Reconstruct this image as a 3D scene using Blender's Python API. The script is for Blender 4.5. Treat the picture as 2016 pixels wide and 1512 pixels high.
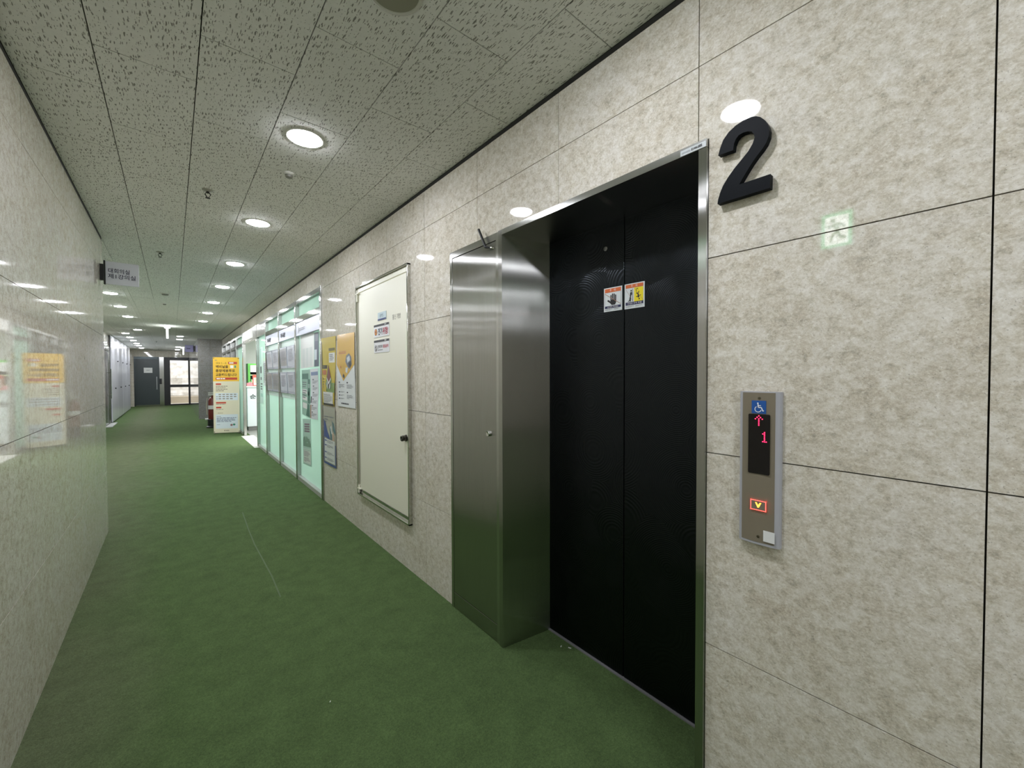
import bpy, math, random
from mathutils import Vector, Matrix
for o in list(bpy.data.objects): bpy.data.objects.remove(o)
random.seed(7)
SC = bpy.context.scene
COL = SC.collection

# ------------------------------------------------------------------ camera, world, exposure
EYE = 1.3812                       # camera height above the carpet
WR, WL, CEIL = 1.2736, -0.4594, 2.5973   # right wall, left wall, ceiling height
cam = bpy.data.cameras.new('camera'); camo = bpy.data.objects.new('camera', cam); COL.objects.link(camo)
_y, _p, _r = math.radians(39.8866), math.radians(-1.2073), math.radians(-0.1691)
_rt = Vector((math.cos(_y), -math.sin(_y), 0)); _f0 = Vector((math.sin(_y), math.cos(_y), 0)); _u0 = Vector((0, 0, 1))
_fw = _f0 * math.cos(_p) + _u0 * math.sin(_p); _up = -_f0 * math.sin(_p) + _u0 * math.cos(_p)
_X = _rt * math.cos(_r) + _up * math.sin(_r); _Y = -_rt * math.sin(_r) + _up * math.cos(_r)
M = Matrix((_X, _Y, -_fw)).transposed().to_4x4(); M.translation = (0, 0, EYE)
camo.matrix_world = M
cam.sensor_width = 36; cam.lens = 36 * 800.05 / 2016; cam.clip_start = 0.02; cam.clip_end = 200
SC.camera = camo
world = bpy.data.worlds.new('world'); SC.world = world; world.use_nodes = True
bg = world.node_tree.nodes['Background']; bg.inputs[0].default_value = (0.95, 0.97, 1.0, 1); bg.inputs[1].default_value = 2.1
LAMP = 138.0                        # radiance of the downlight diffusers
def area_light(name, loc, sx, sy, power, col=(1, 1, 1)):
    l = bpy.data.lights.new(name, 'AREA'); l.shape = 'RECTANGLE'; l.size = sx; l.size_y = sy; l.energy = power; l.color = col
    o = bpy.data.objects.new(name, l); o.location = loc; COL.objects.link(o); return o
for k, yy in enumerate((6.2, 8.6, 11.0, 13.4)):      # the office's own ceiling panels behind the mint glass
    area_light('office_panel_light', (3.0, yy, 2.58), 1.8, 0.6, 48, (1.0, 1.0, 1.0))
SC.view_settings.view_transform = 'Standard'; SC.view_settings.look = 'None'
SC.view_settings.exposure = 0.6; SC.view_settings.gamma = 1.0; SC.view_settings.use_curve_mapping = False
SC.cycles.use_adaptive_sampling = True; SC.cycles.adaptive_threshold = 0.02
SC.cycles.max_bounces = 8; SC.cycles.diffuse_bounces = 5; SC.cycles.glossy_bounces = 4; SC.cycles.transmission_bounces = 8
SC.cycles.sample_clamp_indirect = 6.0; SC.cycles.caustics_reflective = False; SC.cycles.caustics_refractive = False
SC.cycles.use_denoising = True

# ------------------------------------------------------------------ materials
def lin(c): return tuple(((v/255)/12.92 if v/255 <= .04045 else ((v/255+.055)/1.055)**2.4) for v in c)
class N:
    """small node-tree helper"""
    def __init__(s, name):
        s.m = bpy.data.materials.new(name); s.m.use_nodes = True; s.t = s.m.node_tree
        s.b = s.t.nodes['Principled BSDF']; s.out = s.t.nodes['Material Output']
    def n(s, typ, **kw):
        nd = s.t.nodes.new(typ)
        for k, v in kw.items(): setattr(nd, k, v)
        return nd
    def l(s, a, b): s.t.links.new(a, b)
    def set(s, **kw):
        for k, v in kw.items():
            i = s.b.inputs[k.replace('_', ' ')]
            i.default_value = (*v, 1) if isinstance(v, tuple) and len(v) == 3 else v
        return s
    def noise(s, vec, scale, detail=4, rough=.55, dist=0):
        nd = s.n('ShaderNodeTexNoise'); nd.inputs['Scale'].default_value = scale; nd.inputs['Detail'].default_value = detail
        nd.inputs['Roughness'].default_value = rough; nd.inputs['Distortion'].default_value = dist
        if vec is not None: s.l(vec, nd.inputs['Vector'])
        return nd.outputs['Fac']
    def ramp(s, fac, stops):
        r = s.n('ShaderNodeValToRGB'); e = r.color_ramp.elements
        while len(e) < len(stops): e.new(.5)
        for q, (p, c) in zip(e, stops): q.position = p; q.color = (*c, 1) if len(c) == 3 else c
        s.l(fac, r.inputs[0]); return r.outputs[0]
    def mix(s, fac, a, b, mode='MIX'):
        x = s.n('ShaderNodeMix', data_type='RGBA', blend_type=mode)
        for sock, v in ((x.inputs[0], fac), (x.inputs[6], a), (x.inputs[7], b)):
            if isinstance(v, (int, float)): sock.default_value = v
            elif isinstance(v, tuple): sock.default_value = (*v, 1)
            else: s.l(v, sock)
        return x.outputs[2]
    def math(s, op, a, b=0.0):
        x = s.n('ShaderNodeMath', operation=op)
        for sock, v in zip(x.inputs, (a, b)):
            if isinstance(v, (int, float)): sock.default_value = v
            else: s.l(v, sock)
        return x.outputs[0]
    def coord(s, scale=(1, 1, 1), rnd=0, rot=(0, 0, 0)):
        tc = s.n('ShaderNodeTexCoord'); v = tc.outputs['Object']
        if rnd:
            oi = s.n('ShaderNodeObjectInfo'); k = s.n('ShaderNodeVectorMath', operation='SCALE'); k.inputs[0].default_value = (rnd, rnd*1.7, rnd*.6)
            s.l(oi.outputs['Random'], k.inputs['Scale']); a = s.n('ShaderNodeVectorMath', operation='ADD'); s.l(v, a.inputs[0]); s.l(k.outputs[0], a.inputs[1]); v = a.outputs[0]
        mp = s.n('ShaderNodeMapping'); mp.inputs['Scale'].default_value = scale; mp.inputs['Rotation'].default_value = rot; s.l(v, mp.inputs['Vector']); return mp.outputs[0]
    def bump(s, h, strength, dist=.001, coat=False):
        b = s.n('ShaderNodeBump'); b.inputs['Strength'].default_value = strength; b.inputs['Distance'].default_value = dist
        s.l(h, b.inputs['Height']); s.l(b.outputs[0], s.b.inputs['Normal']); return b
CACHE = {}
def flat(rgb, rough=.5, emit=0, metal=0, name=None, spec=.5):
    key = (rgb, rough, emit, metal, spec)
    if key not in CACHE:
        m = N(name or 'plain_%d_%d_%d' % rgb); c = lin(rgb)
        m.set(Base_Color=c, Roughness=rough, Metallic=float(metal)); m.b.inputs['Specular IOR Level'].default_value = spec
        if emit: m.set(Emission_Color=c, Emission_Strength=float(emit))
        CACHE[key] = m.m
    return CACHE[key]

def stone_material(name, tone=1.0, grey=0):
    m = N(name); v = m.coord(rnd=37.0); vd = m.coord(scale=(1, 1.0, 1.25), rnd=37.0, rot=(math.radians(20), 0, 0))
    big = m.noise(v, 3.2, 5, .6, .6); mid = m.noise(vd, 34, 5, .72, .35); fine = m.noise(vd, 150, 3, .75); pits = m.noise(vd, 210, 2, .6)
    base = m.ramp(big, [(.30, tuple(c*tone for c in lin((198, 193, 182)))), (.50, tuple(c*tone for c in lin((214, 211, 202)))), (.70, tuple(c*tone for c in lin((216, 214, 210))))])
    c = m.mix(.55, base, m.ramp(mid, [(.30, lin((165, 160, 149))), (.48, lin((210, 204, 196))), (.68, lin((235, 232, 228)))]), 'MIX')
    c = m.mix(.6, c, m.ramp(fine, [(.3, (.22, .21, .18)), (.55, (.5, .49, .45)), (.75, (.80, .79, .75))]), 'OVERLAY')
    spots = m.ramp(pits, [(.0, (1, 1, 1)), (.30, (1, 1, 1)), (.36, (0, 0, 0))])
    blot = m.noise(vd, 13, 5, .7, .8); c = m.mix(.26, c, m.ramp(blot, [(.30, (.24, .23, .215)), (.46, (.50, .495, .485)), (.56, (.52, .52, .515)), (.72, (.78, .78, .775))]), 'OVERLAY')
    vo = m.n('ShaderNodeTexVoronoi'); vo.inputs['Scale'].default_value = 38; wv = m.n('ShaderNodeTexNoise'); wv.inputs['Scale'].default_value = 30; wv.inputs['Detail'].default_value = 1; m.l(v, wv.inputs['Vector']); wa = m.n('ShaderNodeVectorMath', operation='MULTIPLY_ADD'); m.l(wv.outputs['Color'], wa.inputs[0]); wa.inputs[1].default_value = (.05, .05, .05); m.l(v, wa.inputs[2]); m.l(wa.outputs[0], vo.inputs['Vector'])
    sc = m.n('ShaderNodeSeparateColor'); m.l(vo.outputs['Color'], sc.inputs[0]); c = m.mix(.34, c, m.ramp(sc.outputs[0], [(.1, (.38, .375, .36)), (.5, (.5, .5, .5)), (.9, (.60, .60, .595))]), 'OVERLAY')
    chips = m.ramp(m.noise(vd, 70, 3, .6, .4), [(.0, (0, 0, 0)), (.66, (0, 0, 0)), (.72, (1, 1, 1))]); c = m.mix(m.math('MULTIPLY', chips, .5), c, lin((240, 239, 233)))
    c = m.mix(m.math('MULTIPLY', spots, .55), c, lin((132, 125, 112)))
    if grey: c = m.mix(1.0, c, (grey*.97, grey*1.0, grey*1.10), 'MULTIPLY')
    m.l(c, m.b.inputs['Base Color']); m.set(Roughness=.035); m.b.inputs['Specular IOR Level'].default_value = .5
    wav = m.noise(v, 3.0, 2, .5); m.bump(wav, .06, .003)
    return m.m
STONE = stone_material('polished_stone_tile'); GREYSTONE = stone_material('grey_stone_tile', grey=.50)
GROUT = flat((38, 36, 30), .9, name='dark_joint')

def carpet_material():
    m = N('green_carpet'); v = m.coord()
    low = m.noise(v, 1.1, 4, .6); mid = m.noise(v, 9, 5, .6); fib = m.noise(v, 420, 3, .75); clump = m.noise(v, 130, 3, .7)
    sx = m.n('ShaderNodeSeparateXYZ'); m.l(v, sx.inputs[0])
    d = m.math('ABSOLUTE', m.math('SUBTRACT', sx.outputs[0], .42)); wear = m.math('SUBTRACT', 1.0, m.math('MULTIPLY', d, 1.35))
    wear = m.math('ADD', wear, m.math('MULTIPLY', m.math('SUBTRACT', low, .5), .8)); 
    wr = m.ramp(wear, [(.15, (0, 0, 0)), (.85, (1, 1, 1))])
    c = m.mix(wr, lin((82, 103, 63)), lin((98, 107, 80)))
    c = m.mix(.45, c, m.ramp(mid, [(.3, (.36, .36, .36)), (.7, (.64, .64, .64))]), 'OVERLAY')
    c = m.mix(.7, c, m.ramp(fib, [(.28, (.16, .18, .14)), (.5, (.5, .5, .5)), (.74, (.86, .86, .84))]), 'OVERLAY')
    c = m.mix(.5, c, m.ramp(clump, [(.3, (.28, .3, .27)), (.5, (.5, .5, .5)), (.72, (.74, .74, .72))]), 'OVERLAY')
    m.l(c, m.b.inputs['Base Color']); m.set(Roughness=.95); m.b.inputs['Specular IOR Level'].default_value = .15
    m.bump(m.math('ADD', fib, clump), .7, .004)
    return m.m
CARPET = carpet_material()

def ceiling_material():
    m = N('fissured_ceiling_board'); v = m.coord(rnd=11.0)
    base = m.noise(v, 60, 4, .6)
    c = m.mix(1.0, lin((226, 227, 222)), m.ramp(base, [(.3, (.94, .94, .94)), (.7, (1, 1, 1))]), 'MULTIPLY')
    # worm shaped fissures, mostly along the corridor; shade inside the holes painted dark
    def cells(scale, rot, thr, soft, dens, warp):
        vv = m.coord(scale=scale, rnd=11.0, rot=(0, 0, rot))
        nz = m.n('ShaderNodeTexNoise'); nz.inputs['Scale'].default_value = .9; m.l(vv, nz.inputs['Vector'])
        ad = m.n('ShaderNodeVectorMath', operation='MULTIPLY_ADD'); m.l(nz.outputs['Color'], ad.inputs[0]); ad.inputs[1].default_value = (warp, warp*.3, 0); m.l(vv, ad.inputs[2])
        vo = m.n('ShaderNodeTexVoronoi', voronoi_dimensions='2D'); vo.inputs['Scale'].default_value = 1.0; m.l(ad.outputs[0], vo.inputs['Vector'])
        sp = m.n('ShaderNodeSeparateColor'); m.l(vo.outputs['Color'], sp.inputs[0])
        r = m.math('MULTIPLY', sp.outputs[0], thr*.6); r = m.math('ADD', r, thr*.55)
        ins = m.math('SUBTRACT', r, vo.outputs['Distance']); ins = m.math('MULTIPLY', ins, 1.0/soft); 
        cl = m.n('ShaderNodeClamp'); m.l(ins, cl.inputs[0]); keep = m.math('LESS_THAN', sp.outputs[1], dens)
        return m.math('MULTIPLY', cl.outputs[0], keep)
    worms = cells((165, 24, 1), .10, .30, .09, .38, 1.5)
    worms2 = cells((150, 27, 1), -.30, .27, .09, .28, 1.4)
    dots = cells((74, 68, 1), .3, .14, .07, .58, .5)
    h = m.math('MAXIMUM', m.math('MAXIMUM', worms, worms2), dots)
    c = m.mix(m.math('MULTIPLY', h, .78), c, lin((92, 91, 80)))
    m.l(c, m.b.inputs['Base Color']); m.set(Roughness=.9); m.b.inputs['Specular IOR Level'].default_value = .2
    m.bump(m.math('SUBTRACT', 1.0, h), .5, .002)
    return m.m
BOARD = ceiling_material()

def steel_material(name, base=(.58, .58, .56), rough=.27, aniso=.85, dirt=True):
    """hairline steel: reflections smeared sideways by the upright brush marks"""
    m = N(name); gl = m.n('ShaderNodeBsdfAnisotropic'); gl.inputs['Roughness'].default_value = rough; gl.inputs['Anisotropy'].default_value = aniso; gl.inputs['Tangent'].default_value = (.01, .013, 1)
    tg = m.n('ShaderNodeCombineXYZ'); tg.inputs[0].default_value = .01; tg.inputs[1].default_value = .013; tg.inputs[2].default_value = 1; m.l(tg.outputs[0], gl.inputs['Tangent'])
    v = m.coord(scale=(260, 260, 2.2)); st = m.noise(v, 1, 3, .6)
    c = m.mix(1.0, base, m.ramp(st, [(.3, (.9, .9, .9)), (.7, (1, 1, 1))]), 'MULTIPLY')
    if dirt:
        dn = m.noise(m.coord(scale=(7, 7, 3)), 1, 2, .5)
        c = m.mix(m.math('MULTIPLY', m.ramp(dn, [(.5, (0, 0, 0)), (.8, (1, 1, 1))]), .3), c, tuple(x*.7 for x in base))
    m.l(c, gl.inputs['Color']); m.l(gl.outputs[0], m.out.inputs[0]); return m.m
STEEL = steel_material('brushed_stainless_steel')
STEEL_TRIM = steel_material('hairline_steel_trim', (.60, .60, .58), .2, .7, False)
CHROME = flat((205, 205, 200), .08, metal=1, name='polished_steel')
ALU = flat((170, 171, 178), .34, name='satin_aluminium')

def black_door_material():
    m = N('black_etched_steel'); m.set(Base_Color=(.027, .031, .035), Metallic=1.0, Roughness=.30)
    v = m.coord(scale=(1, 1, 1), rnd=5.0)
    # overlapping engraved wave rings: distance to the nearest of scattered centres
    vo = m.n('ShaderNodeTexVoronoi', voronoi_dimensions='3D'); vo.inputs['Scale'].default_value = 4.2; m.l(v, vo.inputs['Vector'])
    ring = m.math('SINE', m.math('MULTIPLY', vo.outputs['Distance'], 190.0))
    m.bump(ring, .22, .0012)
    dn = m.noise(v, 14, 3, .6); m.l(m.math('ADD', m.math('MULTIPLY', dn, .05), .27), m.b.inputs['Roughness'])
    return m.m
BLACKDOOR = black_door_material()
BRONZE = flat((124, 116, 100), .34, name='bronze_satin_plate')

def mint_glass_material():
    m = N('frosted_mint_glass'); m.set(Base_Color=lin((196, 220, 210)), Roughness=.04)
    m.b.inputs['Specular IOR Level'].default_value = .6
    tr = m.n('ShaderNodeBsdfTranslucent'); tr.inputs[0].default_value = (*lin((226, 246, 238)), 1)
    mx = m.n('ShaderNodeMixShader'); mx.inputs[0].default_value = .55; m.l(m.b.outputs[0], mx.inputs[1]); m.l(tr.outputs[0], mx.inputs[2]); m.l(mx.outputs[0], m.out.inputs[0]); return m.m
MINT = mint_glass_material()
def clear_glass_material():
    m = N('clear_glass'); t = m.n('ShaderNodeBsdfTransparent'); g = m.n('ShaderNodeBsdfGlossy'); g.inputs['Roughness'].default_value = .02
    fr = m.n('ShaderNodeFresnel'); fr.inputs[0].default_value = 1.5; mx = m.n('ShaderNodeMixShader'); m.l(fr.outputs[0], mx.inputs[0]); m.l(t.outputs[0], mx.inputs[1]); m.l(g.outputs[0], mx.inputs[2]); m.l(mx.outputs[0], m.out.inputs[0]); return m.m
GLASS = clear_glass_material()
LAMPM = N('lit_diffuser').set(Base_Color=(.9, .9, .9), Emission_Color=(.97, .985, 1.055), Emission_Strength=LAMP).m
LAMPC = N('lit_diffuser_cool').set(Base_Color=(.9, .9, .9), Emission_Color=(.93, .96, 1.0), Emission_Strength=LAMP*1.15).m
WHITE = flat((228, 229, 226), .45); PAPER = flat((226, 228, 226), .35); BLACK = flat((16, 17, 19), .45)
CREAM = flat((230, 229, 212), .38, name='cream_painted_steel')
DARK = flat((30, 30, 26), .8, name='moulding_painted_shade')
INK = flat((30, 32, 40), .6); GREYINK = flat((120, 124, 128), .6); NAVY = flat((44, 58, 120), .5); RED = flat((196, 52, 44), .5)

# ------------------------------------------------------------------ mesh helpers
class MB:
    def __init__(s): s.v = []; s.f = []; s.m = []
    def add(s, vs, fs, mi=0):
        k = len(s.v); s.v += [tuple(p) for p in vs]; s.f += [tuple(i+k for i in f) for f in fs]; s.m += [mi]*len(fs); return s
    def quad(s, pts, toward=None, mi=0):
        pts = [Vector(p) for p in pts]
        if toward is not None:
            n = (pts[1]-pts[0]).cross(pts[2]-pts[0])
            if n.length < 1e-12: n = (pts[2]-pts[0]).cross(pts[3]-pts[0])
            if n.dot(Vector(toward)) < 0: pts.reverse()
        return s.add(pts, [tuple(range(len(pts)))], mi)
    def box(s, lo, hi, mi=0):
        x0, y0, z0 = (min(a, b) for a, b in zip(lo, hi)); x1, y1, z1 = (max(a, b) for a, b in zip(lo, hi))
        v = [(x0, y0, z0), (x1, y0, z0), (x1, y1, z0), (x0, y1, z0), (x0, y0, z1), (x1, y0, z1), (x1, y1, z1), (x0, y1, z1)]
        return s.add(v, [(0, 3, 2, 1), (4, 5, 6, 7), (0, 1, 5, 4), (1, 2, 6, 5), (2, 3, 7, 6), (3, 0, 4, 7)], mi)
    def hexa(s, a, b, mi=0):
        """two quads a (4 pts) and b (4 pts, same order) joined to a closed block"""
        pts = [Vector(p) for p in list(a)+list(b)]; c = sum(pts, Vector())/8
        for f in ((0, 1, 2, 3), (4, 5, 6, 7), (0, 1, 5, 4), (1, 2, 6, 5), (2, 3, 7, 6), (3, 0, 4, 7)):
            q = [pts[i] for i in f]; s.quad(q, sum(q, Vector())/4-c, mi)
        return s
    def prism(s, poly, P, d0, d1, mi=0):
        """2-D polygon extruded between depths d0 < d1 of the frame P(u, v, d)"""
        n = len(poly); a = [P(u, v, d0) for u, v in poly]; b = [P(u, v, d1) for u, v in poly]
        out = Vector(P(0, 0, 1))-Vector(P(0, 0, 0))
        s.quad(b, out, mi) if n <= 4 else s._ng(b, out, mi)
        s.quad(a, -out, mi) if n <= 4 else s._ng(a, -out, mi)
        ar = sum(poly[i][0]*poly[(i+1) % n][1]-poly[(i+1) % n][0]*poly[i][1] for i in range(n)); sg = 1 if ar > 0 else -1
        for i in range(n):
            j = (i+1) % n; du, dv = poly[j][0]-poly[i][0], poly[j][1]-poly[i][1]
            o = Vector(P(dv*sg, -du*sg, 0))-Vector(P(0, 0, 0)); s.quad([a[i], a[j], b[j], b[i]], o, mi)
        return s
    def _ng(s, pts, toward, mi):
        pts = [Vector(p) for p in pts]; n = Vector()
        for i in range(len(pts)): n += pts[i].cross(pts[(i+1) % len(pts)])
        if n.dot(toward) < 0: pts.reverse()
        s.add(pts, [tuple(range(len(pts)))], mi)
    def tube(s, pts, r, n=10, mi=0, cap=True):
        pts = [Vector(p) for p in pts]; rs = r if isinstance(r, (list, tuple)) else [r]*len(pts); rings = []
        for i, p in enumerate(pts):
            t = (pts[min(i+1, len(pts)-1)]-pts[max(i-1, 0)]).normalized()
            a = t.cross(Vector((0, 0, 1)) if abs(t.z) < .9 else Vector((1, 0, 0))).normalized(); b = t.cross(a)
            rings.append([p+(a*math.cos(q)+b*math.sin(q))*rs[i] for q in (2*math.pi*k/n for k in range(n))])
        vs = [q for rg in rings for q in rg]; fs = []
        for i in range(len(rings)-1):
            for k in range(n): fs.append((i*n+k, i*n+(k+1) % n, (i+1)*n+(k+1) % n, (i+1)*n+k))
        if cap: fs.append(tuple(range(n-1, -1, -1))); fs.append(tuple((len(rings)-1)*n+k for k in range(n)))
        return s.add(vs, fs, mi)
    def lathe(s, c, axis, prof, n=24, mi=0):
        """profile of (radius, height along axis) turned about axis through c"""
        ax = Vector(axis).normalized(); a = ax.cross(Vector((0, 0, 1)) if abs(ax.z) < .9 else Vector((1, 0, 0))).normalized(); b = ax.cross(a); c = Vector(c)
        vs = []; fs = []
        for r, h in prof:
            for k in range(n):
                q = 2*math.pi*k/n; vs.append(c+ax*h+(a*math.cos(q)+b*math.sin(q))*r)
        for i in range(len(prof)-1):
            for k in range(n): fs.append((i*n+k, i*n+(k+1) % n, (i+1)*n+(k+1) % n, (i+1)*n+k))
        fs.append(tuple(range(n-1, -1, -1))); fs.append(tuple((len(prof)-1)*n+k for k in range(n)))
        return s.add(vs, fs, mi)
    def build(s, name, mats, parent=None, smooth=False, bevel=0, label=None):
        if not isinstance(mats, (list, tuple)): mats = [mats]
        off = wloc(parent) if parent else None
        if off is None:
            xs, ys, zs = zip(*s.v); off = Vector(((min(xs)+max(xs))/2, (min(ys)+max(ys))/2, min(zs)))
        me = bpy.data.meshes.new(name); me.from_pydata([tuple(Vector(p)-off) for p in s.v], [], s.f)
        for m in mats: me.materials.append(m)
        me.polygons.foreach_set('material_index', s.m)
        if smooth:
            me.polygons.foreach_set('use_smooth', [True]*len(me.polygons))
            me.set_sharp_from_angle(angle=math.radians(40))
        me.update()
        o = bpy.data.objects.new(name, me); COL.objects.link(o)
        if parent: o.parent = parent
        else: o.location = off
        if bevel:
            b = o.modifiers.new('bevel', 'BEVEL'); b.width = bevel; b.segments = 2; b.limit_method = 'ANGLE'
        if label: o['label'] = label
        return o
def wloc(o):
    p = Vector()
    while o is not None: p += Vector(o.location); o = o.parent
    return p
def thing(name, label, cat, loc, group=None):
    o = bpy.data.objects.new(name, None); o.empty_display_size = .05; COL.objects.link(o); o.location = loc
    o['label'] = label; o['category'] = cat
    if group: o['group'] = group
    return o
def tag(o, label, cat, group=None):
    o['label'] = label; o['category'] = cat
    if group: o['group'] = group
    return o
def struct(o): o['kind'] = 'structure'; return o
def ktree(src, loc):
    """copy a thing with its parts and sub-parts"""
    def rec(o, par):
        c = o.copy(); COL.objects.link(c)
        if par: c.parent = par
        for ch in o.children: rec(ch, c)
        return c
    r = rec(src, None); r.location = loc; return r

GLY = {}
def glyphs(body, bold=0.0):
    key = (body, bold)
    if key not in GLY:
        cu = bpy.data.curves.new('lettering', 'FONT'); cu.body = body; cu.offset = bold; cu.resolution_u = 3
        o = bpy.data.objects.new('lettering', cu); COL.objects.link(o)
        me = bpy.data.meshes.new_from_object(o.evaluated_get(bpy.context.evaluated_depsgraph_get()))
        v = [(p.co.x, p.co.y) for p in me.vertices]; f = [tuple(p.vertices) for p in me.polygons]
        bpy.data.objects.remove(o); bpy.data.curves.remove(cu); bpy.data.meshes.remove(me)
        x0 = min(p[0] for p in v); x1 = max(p[0] for p in v); y0 = min(p[1] for p in v); y1 = max(p[1] for p in v)
        GLY[key] = ([((x-x0)/(x1-x0), (y-y0)/(y1-y0)) for x, y in v], f)
    return GLY[key]

class Sheet:
    """flat print: corners TL, TR, BR, BL seen from its front; (s, t) run right and down; d is height off the face"""
    def __init__(s, tl, tr, br, bl, bulge=0.0, seed=0):
        s.c = [Vector(p) for p in (tl, tr, br, bl)]; s.n = (s.c[1]-s.c[0]).cross(s.c[0]-s.c[3]).normalized(); s.b = bulge; s.k = seed
    def P(s, a, t, d=0.0):
        c = s.c; p = (c[0]*(1-a)+c[1]*a)*(1-t)+(c[3]*(1-a)+c[2]*a)*t
        w = s.b*(math.sin(3.1*t+s.k)*math.sin(2.6*a+s.k*1.7)*.5+.5+.35*math.sin(7.3*t+2*s.k)) if s.b else 0
        return p+s.n*(d+w)
    def rect(s, mb, a0, t0, a1, t1, d=.0008, mi=0, nx=1, ny=1):
        if s.b: nx, ny = max(nx, int(abs(a1-a0)*6)+1), max(ny, int(abs(t1-t0)*10)+1)
        for i in range(nx):
            for j in range(ny):
                aa, ab = a0+(a1-a0)*i/nx, a0+(a1-a0)*(i+1)/nx; ta, tb = t0+(t1-t0)*j/ny, t0+(t1-t0)*(j+1)/ny
                mb.quad([s.P(aa, ta, d), s.P(aa, tb, d), s.P(ab, tb, d), s.P(ab, ta, d)], s.n, mi)
        return mb
    def poly(s, mb, pts, d=.001, mi=0):
        mb._ng([s.P(a, t, d) for a, t in pts], s.n, mi); return mb
    def disc(s, mb, a, t, ra, rt, d=.001, mi=0, n=20): return s.poly(mb, [(a+ra*math.cos(q*2*math.pi/n), t+rt*math.sin(q*2*math.pi/n)) for q in range(n)], d, mi)
    def line(s, mb, pts, w, d=.001, mi=0, asp=1.0):
        """stroke of width w (in s units; asp = sheet width / height)"""
        for (a0, t0), (a1, t1) in zip(pts, pts[1:]):
            du, dv = a1-a0, (t1-t0)/asp; L = math.hypot(du, dv) or 1; px, py = -dv/L*w/2, du/L*w/2*asp
            s.poly(mb, [(a0+px, t0+py), (a1+px, t1+py), (a1-px, t1-py), (a0-px, t0-py)], d, mi)
        return mb
    def text(s, mb, body, a0, t0, a1, t1, d=.0012, mi=0, bold=.0):
        v, f = glyphs(body, bold)
        mb.add([s.P(a0+(a1-a0)*x, t1+(t0-t1)*y, d) for x, y in v], f, mi); return mb
    def lines(s, mb, a0, t0, a1, t1, n, d=.001, mi=0, fill=.45, rnd=None):
        """body copy too small to read: n broken grey rules"""
        rnd = rnd or random.Random(int((a0*91+t0*57+n)*1000)); h = (t1-t0)/n
        for i in range(n):
            e = a0+(a1-a0)*rnd.uniform(.72, 1.0) if i < n-1 else a0+(a1-a0)*rnd.uniform(.35, .8)
            x = a0
            while x < e-.01*(a1-a0):
                w = rnd.uniform(.08, .2)*(a1-a0); s.rect(mb, x, t0+h*i, min(x+w, e), t0+h*(i+fill), d, mi, 1, 1); x += w+.025*(a1-a0)
        return mb
    def base(s, mb, th=.0012, nx=1, ny=1):
        if s.b: nx, ny = 7, 11
        for i in range(nx):
            for j in range(ny):
                a0, a1, t0, t1 = i/nx, (i+1)/nx, j/ny, (j+1)/ny
                mb.quad([s.P(a0, t0), s.P(a0, t1), s.P(a1, t1), s.P(a1, t0)], s.n)
                mb.quad([s.P(a0, t0, -th), s.P(a0, t1, -th), s.P(a1, t1, -th), s.P(a1, t0, -th)], -s.n)
        cc = s.P(.5, .5)
        for e in ([(k/nx, 0) for k in range(nx+1)], [(k/nx, 1) for k in range(nx+1)], [(0, k/ny) for k in range(ny+1)], [(1, k/ny) for k in range(ny+1)]):
            for p, q in zip(e, e[1:]):
                w = [s.P(*p), s.P(*q), s.P(*q, -th), s.P(*p, -th)]; mb.quad(w, sum(w, Vector())/4-cc)
        return mb
def at(y, z, x):
    """a point read off the plane of the right wall, moved along its sight line to the parallel plane x"""
    k = x/WR; return (x, y*k, EYE+(z-EYE)*k)
def wall_sheet(pts, x, bulge=0, seed=0): return Sheet(*[at(y, z, x) for y, z in pts], bulge, seed)
def rect_sheet(y0, y1, z0, z1, x, bulge=0, seed=0):
    """on the right wall side, facing the corridor; y0 > y1 (left to right as seen)"""
    return Sheet((x, y0, z1), (x, y1, z1), (x, y1, z0), (x, y0, z0), bulge, seed)

def cells(ub, vb, holes):
    us = sorted(set([ub[0], ub[1]]+[min(max(h[k], ub[0]), ub[1]) for h in holes for k in (0, 1)]))
    vs = sorted(set([vb[0], vb[1]]+[min(max(h[k], vb[0]), vb[1]) for h in holes for k in (2, 3)]))
    keep = set()
    for i in range(len(us)-1):
        for j in range(len(vs)-1):
            if us[i+1]-us[i] < 1e-5 or vs[j+1]-vs[j] < 1e-5: continue
            cu, cv = (us[i]+us[i+1])/2, (vs[j]+vs[j+1])/2
            if not any(h[0] < cu < h[1] and h[2] < cv < h[3] for h in holes): keep.add((i, j))
    return us, vs, keep
def plate(P, ub, vb, d0, d1, holes=(), mi=0, mb=None):
    """rectangular plate between depths d0 (back) and d1 (face) of the frame P, with rectangular holes cut out"""
    us, vs, keep = cells(ub, vb, holes); mb = mb or MB()
    out = Vector(P(0, 0, 1))-Vector(P(0, 0, 0)); eu = Vector(P(1, 0, 0))-Vector(P(0, 0, 0)); ev = Vector(P(0, 1, 0))-Vector(P(0, 0, 0))
    for i, j in keep:
        a, b, c, d = us[i], us[i+1], vs[j], vs[j+1]
        mb.quad([P(a, c, d1), P(b, c, d1), P(b, d, d1), P(a, d, d1)], out, mi)
        mb.quad([P(a, c, d0), P(b, c, d0), P(b, d, d0), P(a, d, d0)], -out, mi)
        for di, dj, q, t in ((-1, 0, [(a, c), (a, d)], -eu), (1, 0, [(b, c), (b, d)], eu), (0, -1, [(a, c), (b, c)], -ev), (0, 1, [(a, d), (b, d)], ev)):
            if (i+di, j+dj) not in keep:
                (p0, p1), (q0, q1) = q; mb.quad([P(p0, p1, d0), P(q0, q1, d0), P(q0, q1, d1), P(p0, p1, d1)], t, mi)
    return mb
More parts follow.
